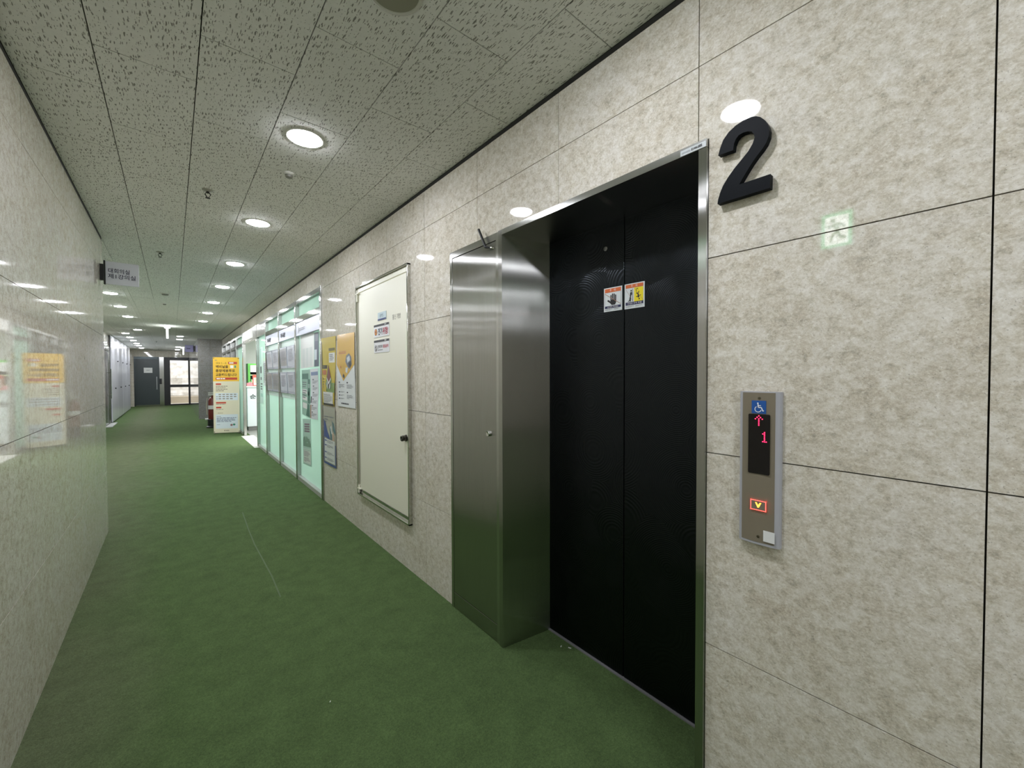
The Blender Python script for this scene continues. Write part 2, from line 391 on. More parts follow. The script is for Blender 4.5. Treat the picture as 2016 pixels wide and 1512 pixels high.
def lay_tiles(parent, name, mat, P, us, vs, holes=(), gap=.003, th=.009, minsize=.004, proud=.0006):
    out = []
    for a, b in zip(us, us[1:]):
        for c, d in zip(vs, vs[1:]):
            if b-a < minsize*2+gap or d-c < minsize*2+gap: continue
            u0, u1, v0, v1 = a+gap/2, b-gap/2, c+gap/2, d-gap/2
            if not cells((u0, u1), (v0, v1), holes)[2]: continue
            mb = plate(P, (u0, u1), (v0, v1), -th, random.uniform(-proud, 0), holes)
            out.append(mb.build(name, mat, parent))
    return out
def steps(a, b, first, pitch):
    r = [a]; k = math.ceil((a-first)/pitch+1e-6); 
    while first+k*pitch < b-1e-6: r.append(first+k*pitch); k += 1
    return r+[b]
PR = lambda u, v, d: (WR-d, u, v)            # right wall: u = y, v = z, d into the corridor
PL = lambda u, v, d: (WL+d, u, v)            # near left wall
PC = lambda u, v, d: (u, v, CEIL-d)          # ceiling
ROWS = [0, .540, 1.140, 1.740, 2.340, 2.578]

# ------------------------------------------------------------------ room shell
YB, YE, YL, YN = -7.0, 25.4, 5.085, -1.0     # back wall, end wall, far and near ends of the near left wall
XF = -1.41                                   # far left wall
SHOP0, SHOP1, SHOPZ = 4.775, 16.5, 2.375
EH = (.5785, 2.0845, -1, 2.1060); DH = (2.625, 3.635, .345, 2.145); SH = (SHOP0, SHOP1, -1, SHOPZ)
fl = MB().box((-3.8, YB-.1, -.12), (WR+.11, YE+.3, 0)); fl.box((WR+.11, .58, -.12), (1.62, 1.62, 0)); floor = struct(fl.build('floor', CARPET))
ceil = struct(MB().box((-3.8, YB-.1, CEIL+.010), (WR+.1, YE+.3, CEIL+.09)).build('ceiling', GROUT))
xcol = [WL, -.207, .096, .401, .709, 1.017, WR]
for i, (a, b) in enumerate(zip(xcol, xcol[1:])):
    ys = steps(YB, 8.5, .04 if i % 2 == 0 else .34, .6) if True else 0
    ys = [y if y < 8.5 else 8.5 for y in ys]
    lay_tiles(ceil, 'ceiling_tile', BOARD, PC, [a, b], [y for y in ys if y > -1.4], gap=.0038, th=.0095, proud=.0004)
far = MB()
for i, (a, b) in enumerate(zip(xcol, xcol[1:])):
    for c, d in zip(*(lambda q: (q, q[1:]))(steps(8.5, YE, .04 if i % 2 == 0 else .34, .6))): plate(PC, (a+.001, b-.001), (c+.001, d-.001), -.0095, 0, mb=far)
    plate(PC, (a+.001, b-.001), (YB, -1.36), -.0095, 0, mb=far)
for i, (a, b) in enumerate(zip([-1.5, -1.12, -.815, -.511], [-1.12, -.815, -.511, WL])):
    for c, d in zip(*(lambda q: (q, q[1:]))(steps(YL, YE, .04 if i % 2 else .34, .6))): plate(PC, (a+.001, b-.001), (c+.001, d-.001), -.0095, 0, mb=far)
for k in range(10): plate(PC, (WL-.306*(k+1)+.001, WL-.306*k-.001), (YB, YN), -.0095, 0, mb=far)
fo = far.build('ceiling_tile', BOARD, ceil); fo['kind'] = 'stuff'

wr = struct(plate(PR, (YB-.1, YE+.1), (0, CEIL), -.11, -.0095, [EH, DH, SH]).build('wall_right', GROUT))
lay_tiles(wr, 'wall_tile', STONE, PR, [YB, -5.0, -3.6]+steps(-2.4, SHOP1, .0115, .6), ROWS, [EH, DH, SH])
wl = struct(MB().box((WL-.10, YN, 0), (WL-.0095, YL-.01, CEIL)).build('wall_left', GROUT))
lay_tiles(wl, 'wall_tile', STONE, PL, steps(YN, YL, 2.585, .6), ROWS, gap=.0028)
PLE = lambda u, v, d: (u, YL+d-.009, v)
lay_tiles(wl, 'wall_tile', STONE, PLE, [WL-.10, WL-.0002], ROWS)
struct(MB().box((XF-.1, YL-.12, 0), (WL-.1005, YL, CEIL)).build('wall_recess', STONE))
struct(MB().box((-3.7, YB-.1, 0), (WR+.11, YB, CEIL)).build('wall_back', STONE))
struct(MB().box((-3.7, YB, 0), (-3.6, YN, CEIL)).build('wall_added_lobby', STONE))  # unseen lobby, opened behind the camera to bring in extra light
struct(MB().box((-3.7, YN, 0), (WL-.1005, YN+.1, CEIL)).build('wall_added_lobby_return', STONE))
struct(plate(lambda u, v, d: (XF-.001+d, u, v), (YL, YE+.2), (0, CEIL), -.1, 0, [(15.45, 16.72, -1, 2.25)]).build('wall_far_left', STONE))
# mouldings where walls meet the ceiling, shade of the gap painted in as dark colour
struct(MB().box((WL-.006, YN, 2.578), (WL-.0005, YL-.006, CEIL)).build('trim_1', DARK))
struct(MB().box((WR+.0005, YB, 2.578), (WR+.006, SHOP1, CEIL)).build('trim_2', DARK))
# pier beyond the shopfront
PF = lambda u, v, d: (u, SHOP1-d, v); PSD = lambda u, v, d: (.638-d, u, v)
pier = struct(MB().box((.648, SHOP1+.0095, 0), (WR+.3, YE, CEIL)).build('wall_pier', GROUT))
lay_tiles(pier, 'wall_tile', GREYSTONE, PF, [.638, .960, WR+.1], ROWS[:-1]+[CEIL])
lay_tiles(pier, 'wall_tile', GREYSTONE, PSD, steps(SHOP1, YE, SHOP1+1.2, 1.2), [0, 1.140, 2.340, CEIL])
# end wall with door and window openings
PE = lambda u, v, d: (u, YE-d, v)
EHOLES = [(-1.345, .638, -1, 2.295)]
we = struct(plate(PE, (-1.6, .64), (0, CEIL), -.1, -.0095, EHOLES).build('wall_end', GROUT))
lay_tiles(we, 'wall_tile', STONE, PE, [-1.6, -1.2, -.6, 0, .638], [0, .54, 1.14, 1.74, 2.295, CEIL], EHOLES)
# far left: steel framed door, then tall white panels
d2 = struct(MB().box((XF-.02, 15.45, 0), (XF+.012, 15.53, 2.25)).box((XF-.02, 16.64, 0), (XF+.012, 16.72, 2.25)).box((XF-.02, 15.53, 2.12), (XF+.012, 16.64, 2.25)).build('door_2', STEEL_TRIM))
MB().box((XF-.03, 15.53, .01), (XF-.008, 16.64, 2.12)).build('door_leaf', flat((84, 86, 82), .2, metal=1), d2)
MB().tube([(XF+.05, 16.45, .75), (XF+.05, 16.45, 1.6)], .014).tube([(XF-.01, 16.45, .85), (XF+.05, 16.45, .85)], .008).tube([(XF-.01, 16.45, 1.5), (XF+.05, 16.45, 1.5)], .008).build('pull_handle', CHROME, d2, True)
MB().box((XF+.001, 15.42, 0), (XF+.14, 16.8, .02)).build('door_sill', flat((190, 192, 186), .4), d2)
LAM = flat((236, 236, 244), .16, name='white_laminate')
panels = [(16.74, 18.42), (18.43, 20.17), (20.22, 21.85), (21.86, 23.45)]
wp = struct(MB().box((XF, 16.73, 0), (XF+.02, 23.46, CEIL)).build('wall_panelling', BLACK))
for a, b in panels:
    p = MB().box((XF+.02, a, .04), (XF+.045, b, 2.59)).build('wall_panel', LAM, wp, bevel=.002)
    MB().box((XF+.045, b-.06, 1.86), (XF+.075, b-.02, 1.89)).build('hinge', BLACK, p)
    MB().lathe((XF+.045, (a+b)/2, 1.02), (1, 0, 0), [(.02, 0), (.02, .02), (.012, .03)], 10).build('knob', BLACK, p)

# ------------------------------------------------------------------ end door and window, with daylight stone wall outside
d1 = struct(MB().box((-1.345, YE-.02, 0), (-1.30, YE+.08, 2.295)).box((-1.30, YE-.02, 2.19), (-.46, YE+.08, 2.295)).build('door_1', flat((70, 76, 78), .3, metal=1)))
MB().box((-.46, YE-.02, 0), (-.40, YE+.08, 2.295)).build('post', STEEL_TRIM, d1)
MB().box((-1.30, YE-.02, 0), (-.46, YE+.08, .06)).build('threshold', STEEL_TRIM, d1)
MB().box((-1.30, YE+.01, .06), (-.46, YE+.05, 2.19)).build('door_leaf', flat((52, 62, 64), .3), d1)
MB().tube([(-.56, YE-.05, .77), (-.56, YE-.05, 1.37)], .016).tube([(-.56, YE+.01, .85), (-.56, YE-.05, .85)], .009).tube([(-.56, YE+.01, 1.29), (-.56, YE-.05, 1.29)], .009).build('pull_handle', flat((178, 182, 182), .3), d1, True)
MB().box((-.47, YE-.06, 1.02), (-.385, YE-.02, 1.28)).build('door_lock', BLACK, d1)
w1 = struct(MB().box((-.30, YE-.02, 0), (-.075, YE+.08, 2.295)).box((.60, YE-.02, 0), (.638, YE+.08, 2.295)).box((-.075, YE-.02, 2.15), (.60, YE+.08, 2.295)).box((-.075, YE-.02, .865), (.60, YE+.08, .99)).box((-.075, YE-.02, 0), (.60, YE+.08, .06)).build('window_1', flat((24, 24, 27), .4)))
MB().box((-.399, YE-.02, 0), (-.301, YE+.08, 2.295)).build('mullion', STEEL_TRIM, w1)
for z0, z1 in ((.06, .865), (.99, 2.15)): MB().box((-.075, YE+.03, z0), (.60, YE+.036, z1)).build('glass_pane', GLASS, w1)
t = thing('paper_notice', 'white paper notice taped on the dark door at the corridor end', 'notice', (-.86, YE, 1.55))
S = Sheet((-1.01, YE+.008, 1.79), (-.71, YE+.008, 1.79), (-.71, YE+.008, 1.55), (-1.01, YE+.008, 1.55)); S.base(MB()).build('paper', PAPER, t); q = MB(); S.lines(q, .3, .4, .75, .62, 2, mi=0); q.build('print', GREYINK, t)
gy = struct(MB().box((-6, YE+.35, -.1), (6, 30, .02)).build('yard_floor', flat((190, 186, 172), .8)))
STN = N('rough_pale_concrete'); _v = STN.coord(rnd=9.0); STN.l(STN.ramp(STN.noise(_v, 5, 7, .65), [(.3, lin((196, 188, 176))), (.5, lin((226, 221, 212))), (.75, lin((236, 233, 226)))]), STN.b.inputs['Base Color']); STN.set(Roughness=.9); STN.bump(STN.noise(_v, 9, 6, .65), .7, .03)
from mathutils import noise as mnoise
g = MB(); NX, NZ = 36, 26
hv = [[Vector((-3.6+7.2*i/NX, 27.7-.14*mnoise.noise(Vector((i*.45, k*.45, 2.0)))-.05*mnoise.noise(Vector((i*1.3, k*1.3, 7.0)))+.06*k/NZ, 3.4*k/NZ)) for i in range(NX+1)] for k in range(NZ+1)]
for k in range(NZ):
    for i in range(NX): g.quad([hv[k][i], hv[k][i+1], hv[k+1][i+1], hv[k+1][i]], (0, -1, 0))
struct(g.build('wall_outside', STN.m, smooth=True))
struct(MB().box((-3.6, 26.9, 0), (3.6, 27.3, .36)).build('trim_3', flat((196, 182, 160), .8), bevel=.02))

# ------------------------------------------------------------------ office behind the shopfront
OX1, OY0, OY1 = 4.6, 4.9, 15.6
OW = flat((232, 236, 230), .6, name='white_office_wall')
struct(MB().box((WR+.115, OY0, -.1), (OX1, OY1, -.004)).build('office_floor', flat((150, 148, 142), .35)))
struct(MB().box((WR+.11, OY0-.1, 2.62), (OX1+.1, OY1+.1, 2.7)).build('office_ceiling', OW))
struct(MB().box((WR+.115, OY1, 0), (OX1, OY1+.1, 2.62)).build('wall_office_end', OW))
struct(MB().box((OX1, OY0, 0), (OX1+.1, OY1, 2.62)).build('wall_office_back', OW))
struct(MB().box((WR+.115, OY0-.1, 0), (OX1, OY0, 2.62)).build('wall_office_near', OW))

# ------------------------------------------------------------------ shopfront bays of stainless steel and mint glass
XG = WR+.035
def post(name, y0, y1, parent, z1=SHOPZ, x0=WR-.012): return MB().box((x0, y0, 0), (XG+.03, y1, z1)).build(name, STEEL_TRIM, parent, bevel=.002)
UNLIT_PANE = N('opaque_unlit_pane').set(Base_Color=lin((92, 104, 104)), Roughness=.05); UNLIT_PANE = UNLIT_PANE.m  # opaque grey stands in for unlit panes and stops the office light
def bay(n, ya, yb, transom=True, head=True, MINT=MINT):
    """glazed bay between y = ya (near) and yb (far post's near side)"""
    b = struct(MB().box((WR-.004, ya, 2.322), (XG+.03, yb, SHOPZ)).build('window_%d' % n, STEEL_TRIM))
    MB().box((WR-.004, ya, 0), (XG+.02, yb, .05)).build('bottom_rail', flat((168, 170, 164), .35), b)
    if transom:
        MB().box((XG, ya, 2.150), (XG+.008, yb, 2.322)).build('transom_pane', MINT, b)
        MB().box((WR-.010, ya, 2.078), (XG+.02, yb, 2.150)).build('transom_rail', CHROME, b, bevel=.002)
        MB().box((XG, ya, .05), (XG+.008, yb, 2.078)).build('glass_pane', MINT, b)
    else:
        MB().box((WR-.004, ya, 2.13), (XG+.02, yb, 2.322)).build('head_panel', STEEL, b)
        MB().box((XG, ya, .05), (XG+.008, yb, 2.13)).build('glass_pane', MINT, b)
    return b
b2 = bay(2, 4.84, 5.99); post('post', 4.775, 4.84, b2); post('post', 5.99, 6.05, b2)
b3 = bay(3, 6.05, 7.10); post('post', 7.10, 7.16, b3)
b4 = bay(4, 7.16, 8.23); post('post', 8.23, 8.29, b4)
b5 = bay(5, 8.29, 9.26, transom=False); post('post', 9.26, 9.32, b5)
d3 = struct(MB().box((WR-.004, 9.32, 2.13), (XG+.02, 11.2, SHOPZ)).build('door_3', STEEL))
MB().box((WR-.012, 11.2, 0), (WR+.040, 11.34, SHOPZ)).build('jamb', STEEL_TRIM, d3)
MB().box((WR-.08, 9.15, -.02), (WR+.16, 11.15, .006)).build('door_sill', flat((206, 206, 198), .4), d3)
yy = 11.34; nb = 6
for w in (1.25, 1.25, 1.25, 1.31):
    b = bay(nb, yy, yy+w-.06, transom=True, MINT=MINT if nb == 6 else UNLIT_PANE); post('post', yy+w-.06, yy+w, b); yy += w; nb += 1

# header plates over the bays
def plate_sign(y0, y1, label, txt=None):
    t = thing('sign_plate', label, 'sign', (WR, (y0+y1)/2, 1.905))
    MB().box((WR-.006, y1, 1.905), (WR+.02, y0, 2.074)).build('plate', flat((182, 187, 208), .25), t, bevel=.002)
    S = rect_sheet(y0, y1, 1.905, 2.074, WR-.0065); m = MB()
    if txt: S.text(m, txt, .10, .30, .44, .74, mi=0, bold=.05)
    else:
        S.rect(m, .12, .28, .14, .8); S.lines(m, .16, .45, .52, .72, 2)
    m.build('lettering', INK if txt else GREYINK, t); return t
plate_sign(5.985, 4.85, 'pale sign plate with faint grey lettering over the bay nearest the yellow posters')
plate_sign(7.095, 6.06, 'pale sign plate with dark lettering over the notice board nearer the camera', '게시판')
plate_sign(8.225, 7.17, 'pale sign plate with dark lettering over the notice board farther from the camera', '게시판')

# notice boards with acrylic document pockets
ACR = N('acrylic_pocket').set(Base_Color=lin((176, 181, 190)), Roughness=.06); ACR.b.inputs['Specular IOR Level'].default_value = .8
ACR = ACR.m
_b = N('white_translucent_board').set(Base_Color=lin((232, 240, 236)), Roughness=.3); _t = _b.n('ShaderNodeBsdfTranslucent'); _t.inputs[0].default_value = (.9, .95, .93, 1); _x = _b.n('ShaderNodeMixShader'); _x.inputs[0].default_value = .4; _b.l(_b.b.outputs[0], _x.inputs[1]); _b.l(_t.outputs[0], _x.inputs[2]); _b.l(_x.outputs[0], _b.out.inputs[0]); BACKLIT = _b.m
def board(y0, y1, near):
    t = thing('notice_board', 'white notice board of clear document pockets, %s' % near, 'notice board', (XG, (y0+y1)/2, 1.05))
    x = XG-.012
    MB().box((x, y1, 1.055), (XG-.001, y0, 1.903)).build('backing', BACKLIT, t)
    wd = (y0-y1); rr = random.Random(int(y0*10))
    for z0, z1 in ((1.50, 1.805), (1.135, 1.44)):
        for k in range(2):
            a = y0-wd*(.03+.49*k); b = a-wd*.45
            p = MB().hexa([(x-.018, a, z0), (x-.018, b, z0), (x, b, z0), (x, a, z0)], [(x-.030, a, z1), (x-.030, b, z1), (x, b, z1), (x, a, z1)]).build('document_pocket', ACR, t, bevel=.004)
            Sd = Sheet((x-.031, a-.02, z1-.02), (x-.031, b+.02, z1-.02), (x-.0195, b+.02, z0+.03), (x-.0195, a-.02, z0+.03)); m = MB()
            tone = (196, 200, 210) if rr.random() < .5 else (150, 150, 150)
            Sd.base(m).build('document', flat(tone, .25), p); m = MB(); Sd.lines(m, .12, .12, .88, .8, 9); m.build('print', flat((112, 114, 122), .5), p)
            MB().box((x-.022, b, z0-.006), (x, a, z0)).build('pocket_rail', CHROME, t)
    return t
board(7.09, 6.07, 'beside the glass bay with posters'); board(8.22, 7.18, 'beside the glass strip at the open doorway')

# papers and posters on the nearest glass bay
XP = XG-.003
def poster_on_glass(name, label, cat, pts, paper, bulge, seed):
    S = wall_sheet(pts, XP, bulge, seed); c = sum(S.c, Vector())/4
    t = thing(name, label, cat, (XP, c.y, min(p.z for p in S.c))); S.base(MB()).build('paper', paper, t); return t, S
t, S = poster_on_glass('paper_sheet', 'large blank white sheet taped inside the glass under the sign plate', 'paper', [(5.77, 1.902), (5.11, 1.897), (5.145, 1.49), (5.777, 1.475)], PAPER, .0, 1)
m = MB()
for k in range(3): S.rect(m, .16+k*.26, .42, .36+k*.26, .97, d=.0006)
m.build('print', flat((206, 214, 212), .4), t)
t, S = poster_on_glass('poster', 'narrow dark blue poster at the post edge of the glass bay', 'poster', [(5.10, 1.884), (4.92, 1.88), (4.932, 1.492), (5.123, 1.49)], flat((58, 68, 92), .4), 0, 2)
m = MB(); S.rect(m, .01, .01, .99, .99, d=.0003, mi=2); S.rect(m, .05, .5, .6, .8, mi=0); S.rect(m, .2, .05, .9, .25, mi=1); m.build('print', [flat((196, 206, 216), .4), flat((104, 110, 124), .4), flat((58, 68, 92), .4)], t)
t, S = poster_on_glass('poster', 'grey green poster with white text rows, upper left on the mint glass', 'poster', [(5.724, 1.455), (5.307, 1.462), (5.33, .867), (5.729, .894)], flat((150, 188, 172), .4), .0, 3)
m = MB(); S.rect(m, .01, .01, .99, .99, d=.0003, mi=4); S.rect(m, .05, .08, .8, .2, mi=0); S.rect(m, .72, .2, .98, .7, mi=0); S.rect(m, .76, .3, .94, .38, mi=3); S.rect(m, .76, .46, .94, .54, mi=3); S.rect(m, .76, .6, .94, .66, mi=3)
S.lines(m, .08, .26, .66, .4, 3, mi=2); S.rect(m, .06, .42, .64, .52, mi=1); S.rect(m, .06, .58, .64, .66, mi=1); S.rect(m, .1, .72, .62, .84, mi=1); S.lines(m, .1, .44, .6, .64, 4, d=.0016, mi=2)
S.poly(m, [(.5, .98), (.72, .7), (.9, .74), (.95, .98)], mi=0); m.build('print', [flat((72, 118, 104), .4), PAPER, GREYINK, flat((170, 190, 182), .4), flat((150, 188, 172), .4)], t)
t, S = poster_on_glass('poster', 'curling white poster with rows of grey text beside the grey green one', 'poster', [(5.283, 1.462), (4.93, 1.469), (4.965, .882), (5.29, .87)], flat((214, 218, 224), .35), .012, 4)
m = MB(); S.rect(m, .01, .01, .99, .99, d=.0004, mi=4); S.rect(m, .1, .06, .98, .13, mi=0)
for k in range(6): S.rect(m, .22, .2+k*.13, .4, .225+k*.13, mi=1); S.lines(m, .22, .24+k*.13, .95, .3+k*.13, 3, mi=1)
S.rect(m, .02, .55, .14, .68, mi=2); S.rect(m, .02, .72, .16, .98, mi=3); m.build('print', [flat((120, 136, 172), .4), GREYINK, INK, flat((164, 118, 92), .4), flat((214, 218, 224), .35)], t)
t, S = poster_on_glass('poster', 'pale green poster with a tree line drawing, low on the mint glass', 'poster', [(5.707, .835), (5.314, .865), (5.297, .282), (5.712, .256)], flat((174, 206, 194), .4), 0, 5)
m = MB()
for k in range(4): S.rect(m, .22, .1+k*.05, .84, .135+k*.05, mi=0)
rr = random.Random(5)
for k in range(9): S.disc(m, .12+k*.09, .52-rr.uniform(0, .08), .07, .05+rr.uniform(0, .03), d=.0009+k*.00004, mi=1, n=9)
S.rect(m, .05, .52, .95, .6, mi=1); S.rect(m, .04, .645, .96, .66, d=.0014, mi=2); S.rect(m, .08, .68, .92, .96, mi=2); S.lines(m, .14, .7, .88, .82, 5, d=.0016, mi=0); S.lines(m, .14, .84, .88, .94, 4, d=.0016, mi=0)
m.build('print', [flat((128, 112, 126), .4), flat((118, 148, 132), .4), flat((214, 226, 218), .4)], t)

# vertical lettering strips on the glass beside the doorway
t = thing('glass_lettering', 'vertical white and grey lettering strip on the glass beside the doorway', 'lettering', (XP, 8.85, .9))
S = Sheet((XP, 9.2, 1.93), (XP, 8.85, 1.93), (XP, 8.85, .86), (XP, 9.2, .86)); S.base(MB(), .0008).build('film', flat((214, 244, 234), .3), t)
m = MB(); S.rect(m, .02, .01, .98, .99, d=.0003, mi=3); S.rect(m, .2, .34, .6, .46, mi=0); S.rect(m, .25, .53, .6, .58, mi=1); S.rect(m, .25, .64, .85, .66, mi=0); S.rect(m, .25, .69, .75, .71, mi=0); S.rect(m, .25, .73, .75, .75, mi=0)
S.rect(m, .2, .82, .9, .88, mi=2); S.rect(m, .2, .02, .55, .3, d=.0006, mi=2); m.build('print', [flat((78, 88, 84), .5), GREYINK, flat((176, 222, 208), .4), flat((214, 244, 234), .3)], t)
t = thing('paper_sheet', 'grey paper sheet taped on the glass beside the lettering strip', 'paper', (XP, 8.6, 1.1))
S = Sheet((XP, 8.8, 1.66), (XP, 8.5, 1.66), (XP, 8.5, 1.2), (XP, 8.8, 1.2)); S.base(MB()).build('paper', flat((206, 216, 218), .4), t); m = MB(); S.lines(m, .1, .1, .9, .9, 10); m.build('print', GREYINK, t)

# lit sign box over the doorway
t = thing('light_box_sign', 'white lit sign box over the open office doorway', 'sign', (WR-.02, 10.3, 2.17))
MB().box((WR-.045, 9.75, 2.17), (WR-.004, 10.9, 2.335)).build('box', N('lit_sign').set(Base_Color=(.9, .9, .9), Emission_Color=(1, 1, .97), Emission_Strength=.45).m, t, bevel=.006)
S = rect_sheet(10.9, 9.75, 2.17, 2.335, WR-.0455); m = MB(); rr = random.Random(8)
for k in range(7): S.rect(m, .2+k*.1, .25, .255+k*.1, .32); S.rect(m, .2+k*.1, .5, .27+k*.1, .56); S.rect(m, .22+k*.1, .32, .235+k*.1, .75)
m.build('print', flat((176, 180, 176), .5), t)

# ------------------------------------------------------------------ inside the office doorway
t = thing('counter', 'white reception counter with black lettering inside the open doorway', 'counter', (2.0, 12.5, 0))
MB().box((1.45, 12.2, .10), (2.6, 12.8, 1.10)).build('body', flat((234, 240, 242), .3), t, bevel=.004)
MB().box((1.47, 12.22, 0), (2.6, 12.78, .10)).build('plinth', flat((120, 120, 118), .5), t)
MB().box((1.43, 12.17, 1.10), (2.62, 12.82, 1.13)).build('worktop', WHITE, t, bevel=.003)
S = Sheet((1.46, 12.198, 1.0), (2.06, 12.198, 1.0), (2.06, 12.198, .2), (1.46, 12.198, .2)); m = MB(); S.text(m, '순번', .08, .10, .52, .24, bold=.02); m.build('lettering', INK, t)
t = thing('tissue_box', 'pink box standing on the white counter', 'box', (1.52, 12.4, 1.13)); MB().box((1.46, 12.3, 1.13), (1.60, 12.45, 1.21)).build('carton', flat((236, 150, 160), .5), t, bevel=.004); MB().prism([(1.50, 1.21), (1.55, 1.25), (1.57, 1.21)], lambda u, v, d: (u, 12.42-d, v), 0, .04).build('tissue', PAPER, t)
t = thing('desk_sign', 'red bordered notice frame standing on the white counter', 'sign', (1.72, 12.35, 1.13)); MB().box((1.585, 12.3, 1.13), (1.84, 12.33, 1.42)).build('frame', flat((232, 110, 92), .4), t, bevel=.003)
S = Sheet((1.605, 12.299, 1.40), (1.82, 12.299, 1.40), (1.82, 12.299, 1.15), (1.605, 12.299, 1.15)); m = MB(); S.rect(m, 0, .22, 1, 1, mi=0); S.lines(m, .1, .32, .9, .8, 4, d=.0016, mi=1); m.build('print', [PAPER, flat((206, 190, 120), .5)], t)
GREEN = flat((112, 205, 92), .4)
t = thing('shelf_unit', 'bright green shelving unit behind the counter', 'shelf', (1.95, 14.1, 0))
MB().box((1.69, 13.98, 0), (1.745, 14.4, 1.70)).build('side_panel', GREEN, t); MB().box((2.14, 13.98, 0), (2.19, 14.4, 1.70)).build('side_panel', GREEN, t); MB().box((1.69, 13.98, 1.70), (2.19, 14.4, 1.75)).build('top', GREEN, t); MB().box((1.745, 14.36, 0), (2.14, 14.4, 1.70)).build('back_panel', BLACK, t)
for z in (.5, .86, 1.18, 1.40): MB().box((1.745, 13.99, z), (2.14, 14.36, z+.03)).build('shelf', flat((196, 226, 180), .4), t)
MB().box((1.745, 13.97, 1.5), (2.14, 13.99, 1.70)).build('header_card', PAPER, t)
t = thing('cup', 'small white cup standing on the green shelving unit', 'cup', (1.80, 14.1, 1.21)); MB().lathe((1.80, 14.1, 1.21), (0, 0, 1), [(.022, .0012), (.03, .08), (.027, .08), (.02, .01)], 14).build('bowl', WHITE, t, True); MB().tube([(1.828, 14.1, 1.27), (1.845, 14.1, 1.26), (1.84, 14.1, 1.235), (1.824, 14.1, 1.23)], .004, 6).build('handle', WHITE, t, True)

# ------------------------------------------------------------------ elevator entrance and stainless control cabinet
OL, OR_, DL, DR, XD = 1.588, .606, 1.542, .652, 1.555      # opening edges at the face and at the doors, door plane
F = WR-.010
ent = thing('elevator_entrance', 'elevator entrance with black etched double doors and brushed steel frame', 'elevator', (WR, 1.1, 0))
HZ = 2.079
MB().hexa([(F, 1.617, 0), (F, OL, 0), (F, OL, 2.104), (F, 1.617, 2.104)], [(XD+.02, 1.617, 0), (XD+.02, DL, 0), (XD+.02, DL, 2.104), (XD+.02, 1.617, 2.104)]).build('jamb', STEEL, ent, bevel=.0015)
MB().hexa([(F, OR_, 0), (F, .581, 0), (F, .581, 2.078), (F, OR_, 2.078)], [(XD+.02, DR, 0), (XD+.02, .581, 0), (XD+.02, .581, 2.078), (XD+.02, DR, 2.078)]).build('jamb', STEEL, ent, bevel=.0015)
MB().hexa([(F-.001, OL, HZ), (F-.001, .5805, HZ), (F-.001, .5805, 2.104), (F-.001, OL, 2.104)], [(XD+.06, OL, HZ), (XD+.06, .5805, HZ), (XD+.06, .5805, 2.104), (XD+.06, OL, 2.104)]).build('header', STEEL_TRIM, ent, bevel=.0015)
YJ = 1.0765
pa = MB().box((XD, YJ+.0015, .006), (XD+.03, DL+.03, 2.10)).build('door_panel', BLACKDOOR, ent, bevel=.003)
pb = MB().box((XD, DR-.03, .006), (XD+.03, YJ-.0015, 2.10)).build('door_panel', BLACKDOOR, ent, bevel=.003)
MB().box((XD+.031, DR-.03, 0), (XD+.05, DL+.03, 2.12)).build('shaft_panel', BLACK, ent)
MB().box((XD-.010, DR-.005, -.01), (XD+.05, DL+.005, .0055)).build('sill', flat((120, 120, 122), .4), ent)
MB().lathe((XD, 1.178, 1.968), (-1, 0, 0), [(.0105, 0), (.0105, .003), (.009, .004), (.0055, .004), (.005, .0015)], 20).build('key_hole', flat((150, 150, 150), .3, metal=1), pa, True)
hl = rect_sheet(.664, .583, 2.0805, 2.0975, F-.0015); hl.base(MB(), .0003).build('number_label', flat((186, 192, 194), .4), ent)
m = MB(); hl.text(m, '승강기고유번호', .06, .42, .40, .74); m.build('lettering', INK, ent); m = MB(); hl.text(m, '0144-085', .44, .26, .86, .76, bold=.02); m.build('lettering', INK, ent)

cab = thing('control_cabinet', 'tall brushed steel cabinet panel set flush beside the elevator', 'cabinet', (WR, 1.85, 0))
m = MB().box((F+.002, 2.060, 0), (WR+.12, 2.082, 2.102)).box((F+.002, 1.618, 0), (WR+.12, 1.640, 2.102)).box((F+.002, 1.640, 2.066), (WR+.12, 2.060, 2.102)); m.build('frame', STEEL_TRIM, cab, bevel=.001)
dr = MB().box((F+.004, 1.642, .096), (WR+.02, 2.058, 2.063)).build('door', STEEL, cab, bevel=.0015)
MB().box((F+.004, 1.642, .002), (WR+.02, 2.058, .0935)).build('kick_plate', STEEL, cab, bevel=.0015)
MB().box((WR+.021, 1.64, 0), (WR+.12, 2.06, 2.066)).build('box', BLACK, cab)
MB().lathe((F+.004, 1.692, 1.079), (-1, 0, 0), [(.0135, 0), (.0135, .019), (.0122, .021), (.0115, .0205)], 20).build('lock', CHROME, dr, True)
a0 = Vector((F+.004, 1.655, 2.028))
MB().tube([a0, a0+Vector((-.012, .008, .003)), a0+Vector((-.014, .012, .004))], [.006, .006, .0035], 10).build('socket', CHROME, dr, True)
an = MB(); an.tube([a0+Vector((-.014, .012, .004)), a0+Vector((-.02, .04, .012)), a0+Vector((-.021, .046, .016))], [.0035, .0072, .0072], 10); an.tube([a0+Vector((-.021, .044, .012)), a0+Vector((-.024, .102, .118))], [.0073, .0066], 10); an.build('antenna', flat((12, 12, 13), .5), dr, True)

